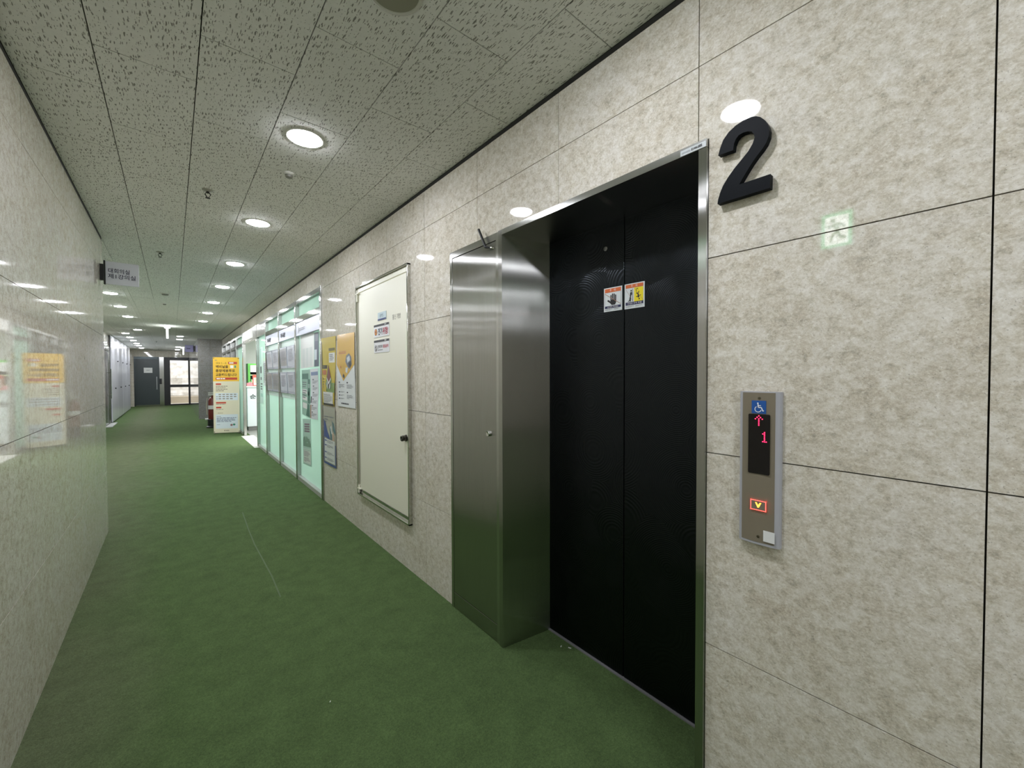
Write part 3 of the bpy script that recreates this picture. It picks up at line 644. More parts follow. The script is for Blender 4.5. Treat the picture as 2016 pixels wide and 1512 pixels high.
# warning stickers on the elevator doors
XS = XD-.0012
def sticker(pts, label):
    S = wall_sheet(pts, XS); c = sum(S.c, Vector())/4; t = thing('warning_sticker', label, 'sticker', (XS, c.y, min(p.z for p in S.c)))
    k = XS/1.553; S = Sheet(*[(XS, y, z) for y, z in pts]); t.location = (XS, sum(p[0] for p in pts)/4, pts[2][1]); S.base(MB(), .0006).build('film', flat((226, 232, 234), .35), t); return t, S
t, S = sticker([(1.187, 1.784), (1.087, 1.783), (1.087, 1.675), (1.187, 1.675)], 'warning sticker with a black hand pictogram on the left elevator door')
m = MB(); S.rect(m, .06, .04, .94, .20, mi=0); S.text(m, '주', .33, .07, .43, .17, mi=1); S.text(m, '의', .56, .07, .66, .17, mi=1)
S.rect(m, .06, .77, .94, .87, mi=2); S.text(m, '손대지 마세요', .20, .785, .80, .855, mi=1); S.lines(m, .08, .9, .5, .96, 2, mi=4); S.lines(m, .58, .9, .92, .96, 2, mi=4)
for x0, tp in ((.37, .34), (.455, .29), (.545, .30), (.625, .35)): S.rect(m, x0, tp, x0+.062, .56, mi=3); S.disc(m, x0+.031, tp, .031, .03, mi=3, n=12)
S.poly(m, [(.37, .52), (.69, .52), (.68, .66), (.62, .74), (.44, .74), (.36, .66), (.2, .56), (.22, .51), (.29, .52), (.37, .585)], d=.0011, mi=3)
S.line(m, [(.07, .24), (.93, .74)], .022, d=.0014, mi=5); S.rect(m, .055, .21, .065, .77, mi=6); S.rect(m, .935, .21, .945, .77, mi=6)
PR_MATS = [flat((222, 112, 58), .4), flat((245, 240, 236), .4), flat((36, 44, 86), .4), flat((24, 24, 26), .5), flat((128, 132, 134), .5), flat((170, 130, 112), .5), flat((70, 72, 80), .5), flat((246, 226, 36), .4)]
m.build('print', PR_MATS, t)
t, S = sticker([(1.074, 1.784), (.974, 1.783), (.974, 1.674), (1.074, 1.674)], 'warning sticker with a leaning figure and a yellow falling figure on the right elevator door')
m = MB(); S.rect(m, .06, .04, .94, .18, mi=0); S.text(m, '주', .34, .06, .42, .16, mi=1); S.text(m, '의', .56, .06, .65, .16, mi=1)
S.rect(m, .06, .74, .94, .86, mi=2); S.text(m, '기대면 추락 위험', .14, .76, .86, .84, mi=1); S.lines(m, .08, .9, .5, .96, 2, mi=4); S.lines(m, .56, .9, .92, .96, 2, mi=4)
S.rect(m, .49, .19, .94, .74, d=.0008, mi=7)
S.disc(m, .34, .29, .035, .035, mi=3, n=12); S.poly(m, [(.33, .33), (.385, .36), (.39, .44), (.345, .48), (.33, .56), (.28, .70), (.235, .70), (.255, .6), (.285, .48), (.285, .38)], mi=3); S.poly(m, [(.3, .55), (.28, .72), (.32, .72), (.34, .55)], d=.0012, mi=3); S.poly(m, [(.19, .68), (.25, .68), (.24, .71), (.18, .71)], d=.0013, mi=3); S.rect(m, .405, .22, .43, .72, mi=4); S.line(m, [(.07, .21), (.44, .72)], .012, d=.0014, mi=5)
S.disc(m, .745, .66, .032, .03, mi=3, n=12); S.poly(m, [(.67, .42), (.72, .47), (.75, .58), (.71, .63), (.66, .56)], mi=3); S.line(m, [(.68, .45), (.60, .41)], .04, mi=3); S.line(m, [(.70, .44), (.73, .35)], .035, d=.0012, mi=3); S.line(m, [(.66, .58), (.60, .55)], .03, d=.0013, mi=3); S.line(m, [(.73, .54), (.83, .51)], .025, d=.0012, mi=3); S.line(m, [(.6, .36), (.6, .25), (.66, .23), (.69, .29)], .022, mi=3); S.line(m, [(.5, .2), (.93, .72)], .010, d=.0014, mi=5)
m.build('print', PR_MATS, t)

# ------------------------------------------------------------------ the big 2
two = [(0.541, 2.03), (0.535, 2.05), (0.527, 2.069), (0.512, 2.085), (0.493, 2.095), (0.473, 2.0995), (0.453, 2.0995), (0.44, 2.096), (0.429, 2.0885), (0.418, 2.075), (0.41, 2.058), (0.407, 2.043), (0.408, 2.027), (0.414, 2.012), (0.423, 2.0), (0.436, 1.987), (0.449, 1.972), (0.465, 1.95), (0.482, 1.924), (0.403, 1.924), (0.404, 1.887), (0.542, 1.888), (0.540, 1.901), (0.534, 1.92), (0.526, 1.937), (0.513, 1.955), (0.496, 1.974), (0.475, 1.993), (0.459, 2.008), (0.448, 2.024), (0.443, 2.039), (0.445, 2.05), (0.451, 2.059), (0.460, 2.064), (0.473, 2.066), (0.484, 2.064), (0.492, 2.057), (0.497, 2.045), (0.499, 2.028)]
fn = MB().prism(two, PR, .004, .024).build('floor_number', flat((11, 15, 20), .5, name='matt_black_number', spec=.08), bevel=.0012)
tag(fn, 'large raised black numeral 2 mounted on the stone wall beside the elevator', 'number')

# ------------------------------------------------------------------ hall call panel
hp = thing('call_panel', 'tall grey elevator call panel with red lit display on the stone wall', 'elevator panel', (WR, .427, .905))
y0, y1, z0, z1 = .478, .374, .905, 1.334
prof = [(y0, 0), (y0, .012), (y0-.004, .015), (y0-.010, .0165)]+[(y0-.010-(y0-y1-.020)*k/8, .0165+.0035*math.sin(math.pi*k/8)) for k in range(1, 8)]+[(y1+.010, .0165), (y1+.003, .014), (y1, .010), (y1, 0)]
MB().prism(prof, lambda u, v, d: (WR-v, u, d), z0, z1).build('housing', ALU, hp, bevel=.0008)
fy0, fy1 = y0-.0085, y1+.013
pf = [(fy0-(fy0-fy1)*k/10, .0172+.0037*math.sin(math.pi*k/10)) for k in range(11)]
fp = MB().prism([(u, v-.003) for u, v in pf]+[(u, v) for u, v in reversed(pf)], lambda u, v, d: (WR-v, u, d), z0+.007, z1-.003).build('face_plate', BRONZE, hp)
XQ = WR-.0212
S = rect_sheet(.4445, .4085, 1.273, 1.309, XQ-.0004); S.base(MB(), .0012).build('accessibility_sign', flat((24, 84, 160), .4), hp, label='blue wheelchair symbol plate'); sg = hp.children[-1]
m = MB(); S.disc(m, .44, .20, .055, .055, mi=0, n=14); S.line(m, [(.45, .26), (.47, .52), (.68, .52), (.80, .80)], .075, mi=0); S.line(m, [(.46, .38), (.66, .38)], .06, d=.0012, mi=0); S.line(m, [(.78, .80), (.87, .76)], .06, d=.0012)
arc = [(.46+.22*math.cos(q), .66+.22*math.sin(q)) for q in [math.radians(a) for a in range(15, 255, 15)]]; S.line(m, arc, .055, d=.0013); m.build('symbol', flat((236, 240, 244), .4), sg)
dw = rect_sheet(.4525, .3985, 1.104, 1.2715, XQ-.0004)
dm = MB(); pts = []
for cx, cz, a in ((.4495, 1.1073, 180), (.4015, 1.1073, 270), (.4015, 1.2682, 0), (.4495, 1.2682, 90)):
    pts += [(cx-.003*math.cos(math.radians(a+b)), cz+.003*math.sin(math.radians(a+b))) for b in (0, 30, 60, 90)]
dm.prism(pts, PR, .0195, .0222); disp = dm.build('display', flat((8, 5, 6), .08), hp)
LED = flat((255, 30, 70), .4, emit=5.0, name='red_led')
def dots(name, rows, y, z, p):
    m = MB()
    for j, r in enumerate(rows):
        for i, ch in enumerate(r):
            if ch == '#': m.lathe((WR-.0222, y-i*p, z-j*p), (-1, 0, 0), [(p*.36, 0), (p*.36, .0004)], 8)
    return m.build(name, LED, disp)
dots('led_arrow', ['..#..', '.#.#.', '#.#.#', '..#..', '..#..', '..#..', '..#..'], .4345, 1.2665, .0043)
dots('led_digit', ['..#', '.##', '..#', '..#', '..#', '..#', '.###'], .4200, 1.2215, .0043)
bt = MB().box((XQ-.0030, .4055, 1.003), (XQ+.001, .4440, 1.0300)).build('call_button', BRONZE, hp, bevel=.0006)
S = rect_sheet(.4445, .4050, 1.0025, 1.0305, XQ-.0031); m = MB()
for r in ((0, 0, 1, .06), (0, .94, 1, 1), (0, 0, .045, 1), (.955, 0, 1, 1)): S.rect(m, *r, d=.0003)
m.build('lit_border', flat((255, 70, 62), .4, emit=3.5), bt); m = MB(); S.poly(m, [(.30, .22), (.40, .22), (.5, .48), (.60, .22), (.70, .22), (.54, .72), (.46, .72)], d=.0004); m.build('lit_arrow', flat((255, 150, 50), .4, emit=3.0), bt)
S = rect_sheet(.4125, .3845, .9185, .9490, XQ-.0002); S.base(MB(), .0006).build('label_sticker', flat((226, 228, 228), .4), hp)
for z in (1.316, .928): MB().lathe((XQ+.0004, .4255, z), (-1, 0, 0), [(.0038, 0), (.0036, .001), (.002, .0013)], 12).build('screw', flat((110, 106, 92), .35, metal=1), hp, True)

# ------------------------------------------------------------------ cream access door with its plates
ad = thing('access_door', 'cream painted shaft access door in a steel frame on the stone wall', 'door', (WR, 3.13, .33))
dy0, dy1, dz0, dz1 = 3.640, 2.614, .334, 2.158
m = MB(); a = WR-.026
m.box((a, dy1, dz0), (WR+.05, dy1+.012, dz1)).box((a, dy0-.012, dz0), (WR+.05, dy0, dz1)).box((a, dy1, dz1-.012), (WR+.05, dy0, dz1)).box((a, dy1, dz0), (WR+.05, dy0, dz0+.012)); m.build('frame', CHROME, ad, bevel=.0015)
m = MB().box((WR-.012, dy1+.012, dz1-.05), (WR+.05, dy0-.012, dz1-.012)).box((WR-.006, dy0-.045, dz0+.012), (WR+.05, dy0-.012, dz1-.05)); m.build('inner_frame', CREAM, ad, bevel=.0015)
MB().box((WR-.008, dy1+.012, dz0+.012), (WR+.05, dy0-.012, dz0+.045)).build('ledge', CHROME, ad, bevel=.001)
lf = MB().box((WR-.014, dy1+.016, dz0+.052), (WR+.03, dy0-.050, dz1-.058)).build('door_leaf', CREAM, ad, bevel=.002)
MB().lathe((WR-.014, 2.672, .942), (-1, 0, 0), [(.024, 0), (.024, .006), (.019, .008), (.021, .034), (.018, .038), (.010, .038), (.008, .033)], 24).build('lock_knob', flat((84, 82, 78), .25, metal=1), ad, True)
MB().tube([(WR-.02, dy0-.03, dz0+.02), (WR-.02, dy0-.03, dz0+.085)], .010, 10).box((WR-.03, dy0-.075, dz0+.052), (WR-.012, dy0-.01, dz0+.060)).build('hinge', CREAM, ad)
MB().tube([(WR-.02, dy0-.03, dz1-.13), (WR-.02, dy0-.03, dz1-.065)], .010, 10).box((WR-.03, dy0-.08, dz1-.066), (WR-.012, dy0-.006, dz1-.060)).build('hinge', CREAM, ad)
S = rect_sheet(2.886, 2.745, 1.795, 1.833, WR-.0142); m = MB(); S.text(m, '통신 개방', .0, .0, 1, 1, d=.0004); m.build('lettering', flat((112, 112, 104), .8), ad, label='faint pencilled lettering')
XA = WR-.0150
def door_plate(y0, y1, z0, z1, label, mat):
    t = thing('sign_plate', label, 'sign', (XA, (y0+y1)/2, z0)); S = rect_sheet(y0, y1, z0, z1, XA-.002); S.base(MB(), .0025).build('plate', mat, t); return t, S
t, S = door_plate(3.160, 2.998, 1.816, 1.878, 'small pale blue plate with a navy foot, topmost on the cream access door', flat((178, 200, 206), .3))
m = MB(); S.text(m, 'EPS', .28, .24, .68, .62, mi=0); S.rect(m, 0, .8, 1, 1, mi=1); m.build('lettering', [flat((80, 110, 126), .5), NAVY], t)
t, S = door_plate(3.242, 2.945, 1.687, 1.787, 'electric hazard sign with orange roundel, in the middle on the cream access door', flat((226, 228, 230), .3))
m = MB(); S.rect(m, 0, 0, 1, .17, mi=0); S.lines(m, .72, .05, .95, .13, 1, d=.0016, mi=4, fill=.9); S.disc(m, .14, .58, .095, .27, mi=0); S.disc(m, .14, .58, .082, .24, d=.0014, mi=1); S.poly(m, [(.16, .38), (.10, .60), (.14, .60), (.12, .80), (.19, .53), (.145, .53)], d=.0018, mi=0)
S.text(m, '전기', .29, .30, .57, .86, mi=2, bold=.03); S.text(m, '위험!', .60, .30, .95, .86, mi=3, bold=.03); m.build('print', [flat((40, 42, 46), .5), flat((226, 142, 44), .4), flat((42, 56, 84), .5), flat((168, 44, 70), .5), flat((200, 200, 200), .5)], t)
t, S = door_plate(3.242, 2.945, 1.564, 1.664, 'no entry sign with red lettering, lowest on the cream access door', flat((224, 226, 230), .3))
m = MB(); S.rect(m, 0, 0, 1, .17, mi=0); S.lines(m, .72, .05, .95, .13, 1, d=.0016, mi=3, fill=.9); S.disc(m, .135, .64, .085, .25, mi=0); S.disc(m, .135, .64, .066, .2, d=.0013, mi=3); S.line(m, [(.08, .47), (.19, .81)], .02, d=.0016, mi=0, asp=3); S.disc(m, .14, .53, .02, .06, d=.0015, mi=0, n=10); S.rect(m, .12, .58, .16, .8, d=.0015, mi=0)
S.text(m, '관계자외', .26, .40, .58, .66, mi=0, bold=.01); S.text(m, '출입금지', .62, .40, .95, .66, mi=1, bold=.02); S.lines(m, .26, .76, .93, .84, 1, mi=2, fill=.8); m.build('print', [flat((40, 42, 46), .5), flat((190, 44, 66), .5), GREYINK, flat((226, 226, 226), .5)], t)

# ------------------------------------------------------------------ posters on the stone wall
XW = WR-.004
def wall_poster(label, pts, paper, bulge, seed):
    S = Sheet(*[(XW, y, z) for y, z in pts], bulge, seed); t = thing('poster', label, 'poster', (XW, sum(p[0] for p in pts)/4, min(p[1] for p in pts))); S.base(MB()).build('paper', paper, t); return t, S
OLIVE = flat((196, 176, 62), .16)
t, S = wall_poster('yellow poster with a house drawing and white text box, left of two on the wall', [(4.80, 1.794), (4.285, 1.784), (4.347, 1.067), (4.772, 1.065)], OLIVE, .006, 1)
m = MB()
S.rect(m, .03, .05, .10, .42, d=.0009, mi=1); S.rect(m, .55, .16, .95, .20, mi=1); S.rect(m, .55, .23, .95, .37, mi=2); S.lines(m, .6, .25, .9, .35, 4, d=.0018, mi=7)
S.rect(m, .06, .405, .42, .455, d=.0018, mi=0); S.lines(m, .1, .415, .38, .445, 1, d=.0024, mi=1, fill=.9); S.rect(m, .08, .48, .36, .545, mi=8); S.lines(m, .1, .6, .2, .76, 4, mi=1)
S.poly(m, [(.5, .40), (.78, .62), (.74, .76), (.6, .82), (.42, .80), (.34, .66), (.42, .52)], d=.0014, mi=3); S.rect(m, .62, .66, 1, .80, d=.0012, mi=3); S.poly(m, [(.52, .40), (.72, .58), (.56, .655), (.42, .58)], d=.0020, mi=4); S.poly(m, [(.42, .58), (.56, .655), (.72, .58), (.72, .61), (.56, .69), (.42, .61)], d=.0024, mi=2); S.poly(m, [(.44, .615), (.56, .69), (.70, .615), (.68, .70), (.57, .76), (.46, .71)], d=.0022, mi=0); S.poly(m, [(.42, .63), (.5, .68), (.5, .76), (.42, .72)], d=.0028, mi=5); S.poly(m, [(.6, .7), (.68, .66), (.68, .73), (.6, .76)], d=.0028, mi=5)
for a, b in ((.36, .68), (.75, .68), (.4, .77), (.72, .73)): S.disc(m, a, b, .035, .02, d=.0030, mi=6, n=8)
S.rect(m, .10, .80, .90, .985, d=.0016, mi=2); S.lines(m, .14, .83, .86, .96, 9, d=.0022, mi=7); S.rect(m, .08, .965, .98, .995, d=.0026, mi=0)
m.build('print', [flat((44, 42, 36), .5), flat((104, 96, 34), .5), flat((216, 218, 214), .3), flat((112, 142, 76), .4), flat((112, 58, 56), .4), flat((198, 206, 200), .4), flat((86, 118, 92), .4), GREYINK, flat((178, 108, 60), .5)], t)
t, S = wall_poster('gold poster pointing down over white text, right of two on the wall', [(4.235, 1.789), (3.734, 1.777), (3.729, 1.084), (4.239, 1.083)], flat((218, 224, 226), .16), .006, 2.4)
m = MB(); S.rect(m, 0, 0, 1, .42, d=.0010, mi=0); S.poly(m, [(0, .42), (1, .42), (.38, .645)], d=.0012, mi=0)
S.rect(m, .10, .155, .40, .185, mi=1); S.rect(m, .10, .20, .26, .21, mi=1); S.lines(m, .12, .235, .66, .275, 1, mi=2, fill=.9); S.rect(m, .08, .31, .36, .325, mi=1); S.rect(m, .08, .34, .45, .352, mi=1); S.rect(m, .08, .385, .38, .395, mi=1)
S.poly(m, [(.56, .30), (.72, .27), (.84, .32), (.86, .42), (.74, .48), (.62, .44), (.52, .38)], d=.0018, mi=3); S.poly(m, [(.60, .33), (.74, .30), (.78, .36), (.64, .40)], d=.0024, mi=4); S.poly(m, [(.68, .40), (.84, .37), (.82, .44), (.72, .46)], d=.0024, mi=5); S.poly(m, [(.54, .46), (.66, .46), (.62, .54), (.52, .52)], d=.0018, mi=4); S.poly(m, [(.34, .58), (.40, .54), (.47, .58), (.42, .61)], d=.0018, mi=5); S.rect(m, .22, .44, .27, .47, d=.0018, mi=2)
for a in (.10, .56): S.rect(m, a, .655, a+.07, .675, mi=5); S.lines(m, a, .69, a+.34, .75, 4, mi=6)
for b in (.79, .835, .88): S.rect(m, .10, b, .16, b+.018, mi=5); S.lines(m, .2, b, .46, b+.02, 2, mi=6)
S.rect(m, .56, .79, .62, .808, mi=5); S.lines(m, .56, .83, .9, .89, 4, mi=6); S.lines(m, .24, .945, .8, .97, 1, mi=5, fill=.8)
m.build('print', [flat((208, 168, 76), .16), flat((122, 96, 44), .5), flat((168, 96, 56), .5), flat((96, 106, 118), .4), flat((196, 204, 210), .4), flat((52, 56, 64), .5), GREYINK], t)
t, S = wall_poster('grey poster with blue figures and blue border, under the yellow poster', [(4.755, 1.052), (4.329, 1.050), (4.306, .437), (4.731, .434)], flat((176, 176, 164), .2), .005, 4.1)
m = MB(); S.rect(m, 0, .36, .05, 1, d=.001, mi=0); S.rect(m, .0, .965, 1, 1, d=.001, mi=0); S.rect(m, .95, .62, 1, 1, d=.001, mi=0); S.lines(m, .08, .16, .4, .3, 3, mi=3); S.lines(m, .5, .16, .9, .2, 1, mi=3)
S.poly(m, [(.02, .22), (.18, .30), (.3, .42), (.5, .52), (.5, .56), (.04, .53)], d=.0013, mi=0); S.poly(m, [(.5, .36), (.58, .33), (.72, .48), (.70, .56), (.56, .55)], d=.0016, mi=1); S.poly(m, [(.72, .22), (.84, .26), (.98, .38), (.98, .46), (.78, .38)], d=.0014, mi=1); S.poly(m, [(.56, .34), (.66, .30), (.74, .44), (.64, .46)], d=.0019, mi=2); S.poly(m, [(.7, .42), (.86, .44), (.9, .56), (.72, .56)], d=.0019, mi=4)
S.rect(m, .08, .56, .92, .95, d=.0016, mi=2)
for b in (.58, .66, .78, .88): S.rect(m, .1, b, .26, b+.022, d=.0022, mi=0); S.lines(m, .3, b, .86, b+.05, 3, d=.0022, mi=3)
m.build('print', [flat((56, 78, 140), .4), flat((74, 112, 122), .4), flat((208, 212, 210), .3), GREYINK, flat((184, 160, 140), .4)], t)

# ------------------------------------------------------------------ projecting signs
def flag_sign(x, y, z0, z1, w, side, label, lines, plate_mat, yface):
    """sign standing out from a wall; side = +1 stands out towards +x"""
    t = thing('projecting_sign', label, 'sign', (x, y, z0)); e = x+side*w
    MB().box((x, y-.022, z0+.03), (x+side*.022, y+.022, z1-.03)).build('bracket', BLACK, t)
    MB().box((x+side*.022, y-.012, z0-.004), (x+side*.034, y+.012, z1+.004)).build('edge_strip', flat((36, 40, 36), .4), t)
    MB().box((x+side*.034, y-.008, z0), (e, y+.008, z1)).build('plate', plate_mat, t, bevel=.001)
    xa, xb = (x+.034, e) if side > 0 else (e, x-.034)
    S = Sheet((xa, y-.0085, z1), (xb, y-.0085, z1), (xb, y-.0085, z0), (xa, y-.0085, z0)); m = MB()
    for body, r in lines:
        m = MB(); S.text(m, body, *r, d=.0006, bold=.012) if body else S.lines(m, *r, 1, fill=.8)
        m.build('lettering', flat((40, 44, 66), .5), t)
    return t
flag_sign(WL, 4.93, 2.178, 2.373, .245, 1, 'white room sign standing out from the near left wall edge under the ceiling', [('대회의실', (.08, .29, .72, .50)), ('제1강의실', (.07, .53, .90, .74))], flat((196, 200, 208), .35), 4.93)
flag_sign(.638, 18.9, 2.27, 2.52, .27, -1, 'lilac sign standing out from the far grey pier under the ceiling', [('', (.2, .45, .8, .6))], flat((150, 146, 190), .4), 18.9)

# ------------------------------------------------------------------ banner stand and what stands behind it
bl, br = Vector((.738, 11.97, 0)), Vector((1.235, 11.745, 0)); nrm = Vector((br-bl)).cross(Vector((0, 0, 1))).normalized()
if nrm.y > 0: nrm = -nrm
t = thing('banner_stand', 'tall yellow and cream banner on a stand beside the office doorway', 'banner', ((bl+br)/2))
up = Vector((0, 0, 1)); S = Sheet(bl+up*1.835-nrm*.02, br+up*1.835-nrm*.02, br+up*.03, bl+up*.03); S.base(MB()).build('banner_sheet', flat((222, 216, 192), .4), t)
m = MB(); S.rect(m, 0, 0, 1, .318, d=.001, mi=0); S.lines(m, .08, .035, .3, .045, 1, d=.0015, mi=4, fill=.9)
S.text(m, '2024. 5. ~ 8.', .11, .066, .52, .088, d=.0016, mi=1); S.rect(m, .58, .06, .92, .09, d=.0014, mi=2); S.lines(m, .62, .066, .88, .084, 1, d=.002, mi=3, fill=.9)
S.text(m, '폐비닐을', .10, .104, .58, .144, d=.0016, mi=1, bold=.03); S.text(m, '종량제봉투로', .10, .158, .84, .198, d=.0016, mi=1, bold=.03); S.text(m, '교환해드립니다', .10, .212, .90, .252, d=.0016, mi=1, bold=.03); S.rect(m, .66, .106, .78, .144, d=.0016, mi=3); S.rect(m, .82, .108, .88, .14, d=.0016, mi=6)
S.rect(m, .10, .268, .92, .298, d=.0014, mi=2); S.lines(m, .13, .275, .88, .291, 1, d=.002, mi=3, fill=.95)
for b, w in ((.345, .3), (.592, .48), (.655, .3)): S.rect(m, .10, b, w, b+.02, d=.0014, mi=2)
S.lines(m, .10, .378, .62, .46, 4, d=.0014, mi=4); S.rect(m, .08, .475, .94, .57, d=.0013, mi=5)
for i in range(5):
    for j in range(3):
        if not (i == 4 and j == 2): S.rect(m, .2+i*.145, .487+j*.028, .3+i*.145, .499+j*.028, d=.002, mi=4)
for j in (1, 2): S.rect(m, .11, .49+j*.028, .17, .498+j*.028, d=.002, mi=4)
S.lines(m, .10, .62, .7, .634, 1, d=.0014, mi=4); S.lines(m, .10, .686, .86, .70, 1, d=.0014, mi=4); S.lines(m, .16, .736, .58, .748, 1, d=.0014, mi=4)
S.rect(m, .08, .758, .93, .945, d=.0013, mi=5); S.lines(m, .12, .78, .38, .79, 1, d=.002, mi=1); S.lines(m, .12, .80, .9, .865, 4, d=.002, mi=7); S.lines(m, .12, .89, .4, .9, 1, d=.002, mi=7)
for a, b, k in ((.68, .90, 8), (.78, .895, 6), (.88, .9, 5)): S.disc(m, a, b, .05, .014, d=.002, mi=k, n=10)
S.disc(m, .42, .972, .022, .008, d=.002, mi=4, n=10); S.lines(m, .46, .967, .64, .978, 1, d=.002, mi=4, fill=.9)
m.build('print', [flat((236, 190, 66), .4), flat((84, 56, 24), .5), flat((190, 70, 52), .5), flat((244, 240, 232), .4), flat((136, 128, 112), .5), flat((212, 222, 230), .4), flat((70, 140, 120), .5), flat((84, 96, 124), .5), flat((150, 110, 110), .5)], t)
mid = (bl+br)/2-nrm*.10
MB().tube([mid+up*.05, mid+up*1.80+nrm*.06], .010, 8).tube([mid+up*.4, bl+up*1.82-nrm*.03], .004, 6).tube([mid+up*.4, br+up*1.82-nrm*.03], .004, 6).build('pole', BLACK, t)
MB().tube([mid+up*.06, bl+up*.012-nrm*.02], .007, 6).tube([mid+up*.06, br+up*.012-nrm*.02], .007, 6).tube([mid+up*.06, mid-nrm*.25+up*.008], .007, 6).build('stand_leg', BLACK, t)
for p in (S.P(.03, .012), S.P(.97, .012), S.P(.03, .988), S.P(.97, .988)): MB().lathe(p, nrm, [(.012, 0), (.012, .002)], 10).build('grommet', flat((120, 116, 100), .4, metal=1), t)
t = thing('fire_extinguisher', 'red fire extinguisher on a black base half hidden behind the banner', 'fire extinguisher', (.83, 13.6, 0))
MB().lathe((.83, 13.6, 0), (0, 0, 1), [(.15, 0), (.15, .03), (.12, .05), (.12, .22), (.11, .23)], 20).build('base', BLACK, t, True)
MB().lathe((.83, 13.6, .23), (0, 0, 1), [(.10, 0), (.105, .02), (.105, .50), (.07, .57), (.03, .60), (.03, .64)], 20).build('cylinder', flat((104, 36, 30), .3), t, True)
MB().lathe((.83, 13.6, .50), (0, 0, 1), [(.107, 0), (.107, .10)], 20).build('label_band', PAPER, t, True)
MB().box((.73, 13.58, .87), (.89, 13.62, .90)).box((.73, 13.58, .92), (.87, 13.62, .95)).build('lever', flat((210, 210, 204), .4), t)
MB().tube([(.80, 13.58, .86), (.71, 13.56, .80), (.69, 13.56, .6), (.70, 13.56, .35)], .014, 8).build('hose', flat((170, 164, 150), .5), t, True)
t = MB().box((.78, 15.95, 0), (1.12, 16.2, .045)).build('floor_board', flat((226, 226, 222), .5), bevel=.005); tag(t, 'flat white board lying on the carpet at the foot of the grey pier', 'board')

# ------------------------------------------------------------------ ceiling fittings
def downlight(x, y, mat=LAMPM):
    t = bpy.data.objects.new('downlight', None); t.empty_display_size = .05; COL.objects.link(t); t.location = (x, y, CEIL)
    MB().lathe((x, y, CEIL), (0, 0, -1), [(.090, 0), (.089, .003), (.084, .005), (.077, .003)], 32).build('trim_ring', flat((214, 214, 208), .5), t, True)
    MB().lathe((x, y, CEIL), (0, 0, -1), [(.0765, .0030), (.0755, .0055), (.066, .0095), (.045, .0130), (.020, .0148), (.002, .0152)], 20).build('diffuser', mat, t, True)
    return t
proto = downlight(.54, 2.29); protoc = downlight(-.99, 15.7, LAMPC)
ORD = ['first', 'second', 'third', 'fourth', 'fifth', 'sixth', 'seventh', 'eighth']
def place(src, x, y, label, group, first):
    o = src if first else ktree(src, (x, y, CEIL)); tag(o, label, 'light', group); return o
for k, y in enumerate((2.29, 3.785, 5.31, 6.77, 8.29, 9.75, 11.25)):
    place(proto, .54, y, '%s lit round downlight from the camera in the row over the corridor carpet' % ORD[k], 'downlights over the corridor', k == 0)
for y, lb in ((.78, 'lit round downlight above the frame, mirrored over the black number'), (-.72, 'lit round downlight in the ceiling right behind the camera'), (-2.22, 'lit round downlight farthest behind the camera')): place(proto, .52, y, lb, 'downlights overhead out of frame', False)
for x in (.54, -.9, -2.3):
    for y in ((-3.72, -5.22) if x > 0 else (-2.2, -3.72, -5.22)): place(proto, x, y, 'unseen downlight behind the camera, side rows added to light the near wall', 'unseen lobby downlights behind the camera', False)  # the two side rows are unseen lamps added to brighten the near wall
for k, y in enumerate((8.305, 9.76, 11.31, 14.34)):
    place(proto, -.672, y, '%s lit round downlight in the left row beyond the near left wall' % ORD[k], 'downlights beyond the left wall', False)
place(proto, -.672, 6.8, 'lit round downlight hidden behind the near left wall', 'downlights overhead out of frame', False)
for k, y in enumerate((15.7, 17.22, 18.65, 20.25, 21.6, 23.35)):
    place(protoc, -.985, y, '%s lit round downlight along the far white panels' % ORD[k], 'downlights along the white panels', k == 0)
for k, y in enumerate((15.9, 17.25, 21.7, 23.8)):
    place(protoc, .20, y, '%s lit round downlight in front of the far grey pier' % ORD[k], 'downlights beside the pier', False)
t = thing('ceiling_speaker', 'round grey unlit ceiling fitting at the top edge of the picture', 'speaker', (.556, 1.236, CEIL))
MB().lathe((.556, 1.236, CEIL), (0, 0, -1), [(.092, 0), (.091, .004), (.084, .007), (.077, .004)], 36).build('rim', flat((190, 190, 180), .5), t, True)
MB().lathe((.556, 1.236, CEIL), (0, 0, -1), [(.0765, .0036), (.0765, .0050)], 36).build('grille', flat((140, 140, 122), .6), t)
def sprinkler(x, y, label):
    t = thing('sprinkler', label, 'sprinkler', (x, y, CEIL))
    MB().lathe((x, y, CEIL), (0, 0, -1), [(.032, 0), (.030, .004), (.014, .007), (.010, .010)], 20).build('escutcheon', flat((150, 150, 138), .4), t, True)
    m = MB().tube([(x, y, CEIL-.009), (x, y, CEIL-.02)], .008, 8)
    for s in (-1, 1): m.tube([(x+s*.008, y, CEIL-.016), (x+s*.015, y, CEIL-.028), (x+s*.004, y, CEIL-.048)], .003, 6)
    m.lathe((x, y, CEIL-.048), (0, 0, -1), [(.006, 0), (.014, .002), (.014, .0035)], 12); m.build('head', flat((26, 26, 26), .5), t); return t
sprinkler(.197, 3.33, 'small black sprinkler head hanging from the ceiling, nearest the camera')
sprinkler(-.073, 5.27, 'small black sprinkler head in the ceiling just beyond the left wall end')
sprinkler(-.40, 18.6, 'small dark sprinkler head in the ceiling near the far white panels')
def detector(x, y, label, r=.03):
    t = thing('smoke_detector', label, 'detector', (x, y, CEIL))
    MB().lathe((x, y, CEIL), (0, 0, -1), [(r, 0), (r, .006), (r*.8, .012)], 24).build('base', flat((206, 206, 198), .5), t, True)
    MB().lathe((x, y, CEIL), (0, 0, -1), [(r*.7, .0115), (r*.62, .026), (r*.3, .03)], 24).build('cap', flat((120, 120, 110), .5), t, True); return t
detector(.556, 2.745, 'small round grey detector just beyond the nearest corridor downlight')
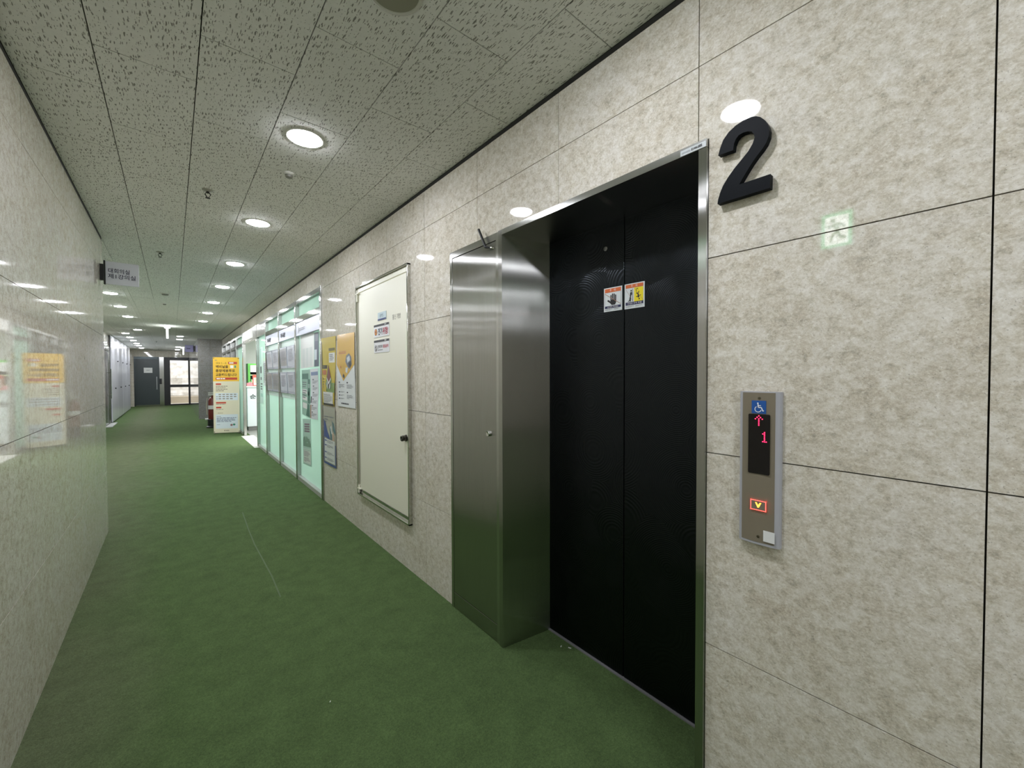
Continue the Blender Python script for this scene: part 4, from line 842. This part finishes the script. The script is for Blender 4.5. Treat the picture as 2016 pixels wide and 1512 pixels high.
detector(-.062, 7.84, 'round grey detector in the middle of the ceiling between the downlight rows', .06)
detector(-.08, 8.9, 'little grey detector just beyond the larger round one', .035)
detector(-.44, 23.6, 'little dark detector on the ceiling near the end wall', .04)
t = thing('exit_sign', 'lit white hanging sign seen edge-on in the middle of the far ceiling', 'sign', (-.077, 12.85, CEIL))
LITW = N('lit_acrylic').set(Base_Color=(.9, .95, .9), Emission_Color=(.96, 1, .97), Emission_Strength=3.5).m
MB().box((-.13, 12.6, CEIL-.035), (-.02, 13.1, CEIL)).build('mount', LITW, t, bevel=.005); MB().box((-.095, 12.62, CEIL-.285), (-.055, 13.08, CEIL-.035)).build('panel', LITW, t, bevel=.008)
t = thing('exit_sign', 'smaller lit white hanging sign seen edge-on near the end wall', 'sign', (.37, 22.0, CEIL))
MB().box((.28, 21.85, CEIL-.03), (.39, 22.15, CEIL)).build('mount', LITW, t, bevel=.005); MB().box((.355, 21.87, CEIL-.30), (.39, 22.13, CEIL-.03)).build('panel', LITW, t, bevel=.008)
# green exit light opposite the elevator wall, on the left wall beside the camera
t = thing('exit_light', 'green and white running figure exit light, mirrored in the stone wall', 'sign', (WL, .62, 2.14))
MB().box((WL, .535, 2.115), (WL+.02, .70, 2.335)).build('case', flat((200, 204, 200), .4), t, bevel=.003)
S = Sheet((WL+.0205, .545, 2.325), (WL+.0205, .690, 2.325), (WL+.0205, .690, 2.125), (WL+.0205, .545, 2.125)); m = MB()
S.rect(m, 0, 0, 1, 1, d=.0004, mi=1); S.rect(m, .12, .10, .88, .92, d=.0008, mi=0)
S.disc(m, .62, .22, .08, .06, d=.0012, mi=2); S.line(m, [(.56, .30), (.46, .55)], .16, d=.0012, mi=2); S.line(m, [(.55, .34), (.74, .40), (.82, .34)], .07, d=.0014, mi=2); S.line(m, [(.53, .33), (.34, .36), (.24, .46)], .07, d=.0014, mi=2); S.line(m, [(.47, .53), (.64, .66), (.68, .86)], .09, d=.0014, mi=2); S.line(m, [(.45, .54), (.38, .72), (.18, .78)], .09, d=.0016, mi=2)
def glow(n, c, e): return N(n).set(Base_Color=(.1, .1, .1), Emission_Color=c, Emission_Strength=e).m
m.build('lit_face', [glow('exit_white', (.9, 1, .95), 7.5), glow('exit_green_edge', (.02, .8, .32), 4.2), glow('exit_green', (.02, .55, .26), 2.6)], t)

# ------------------------------------------------------------------ marks and scraps on the carpet
sc = MB(); pth = [(.525, 4.9), (.505, 4.3), (.497, 3.9), (.502, 3.5), (.506, 3.2), (.498, 2.86)]
for (a, b), (c, d) in zip(pth, pth[1:]): sc.quad([(a-.004, b, .0006), (a+.004, b, .0006), (c+.004, d, .0006), (c-.004, d, .0006)], (0, 0, 1))
sc.build('scuff_mark', flat((88, 107, 75), .9), floor)
for k, (x, y, a, w) in enumerate(((1.497, 1.408, .4, .006), (1.522, 1.372, 1.9, .008), (.492, 1.797, .9, .004))):
    m = MB(); c, s_ = math.cos(a), math.sin(a)
    q = [Vector((x+c*u-s_*v, y+s_*u+c*v, 0)) for u, v in ((-w, -w*.35), (w, -w*.3), (w*.9, w*.35), (-w*.8, w*.3))]
    m.hexa([p+Vector((0, 0, .0008)) for p in q], [p+Vector((0, 0, .0024)) for p in q])
    tag(m.build('paper_scrap', PAPER), ['tiny white scrap on the carpet before the elevator sill, farther of two', 'tiny white scrap on the carpet close to the elevator sill', 'tiny white speck alone in the middle of the carpet'][k], 'scrap')
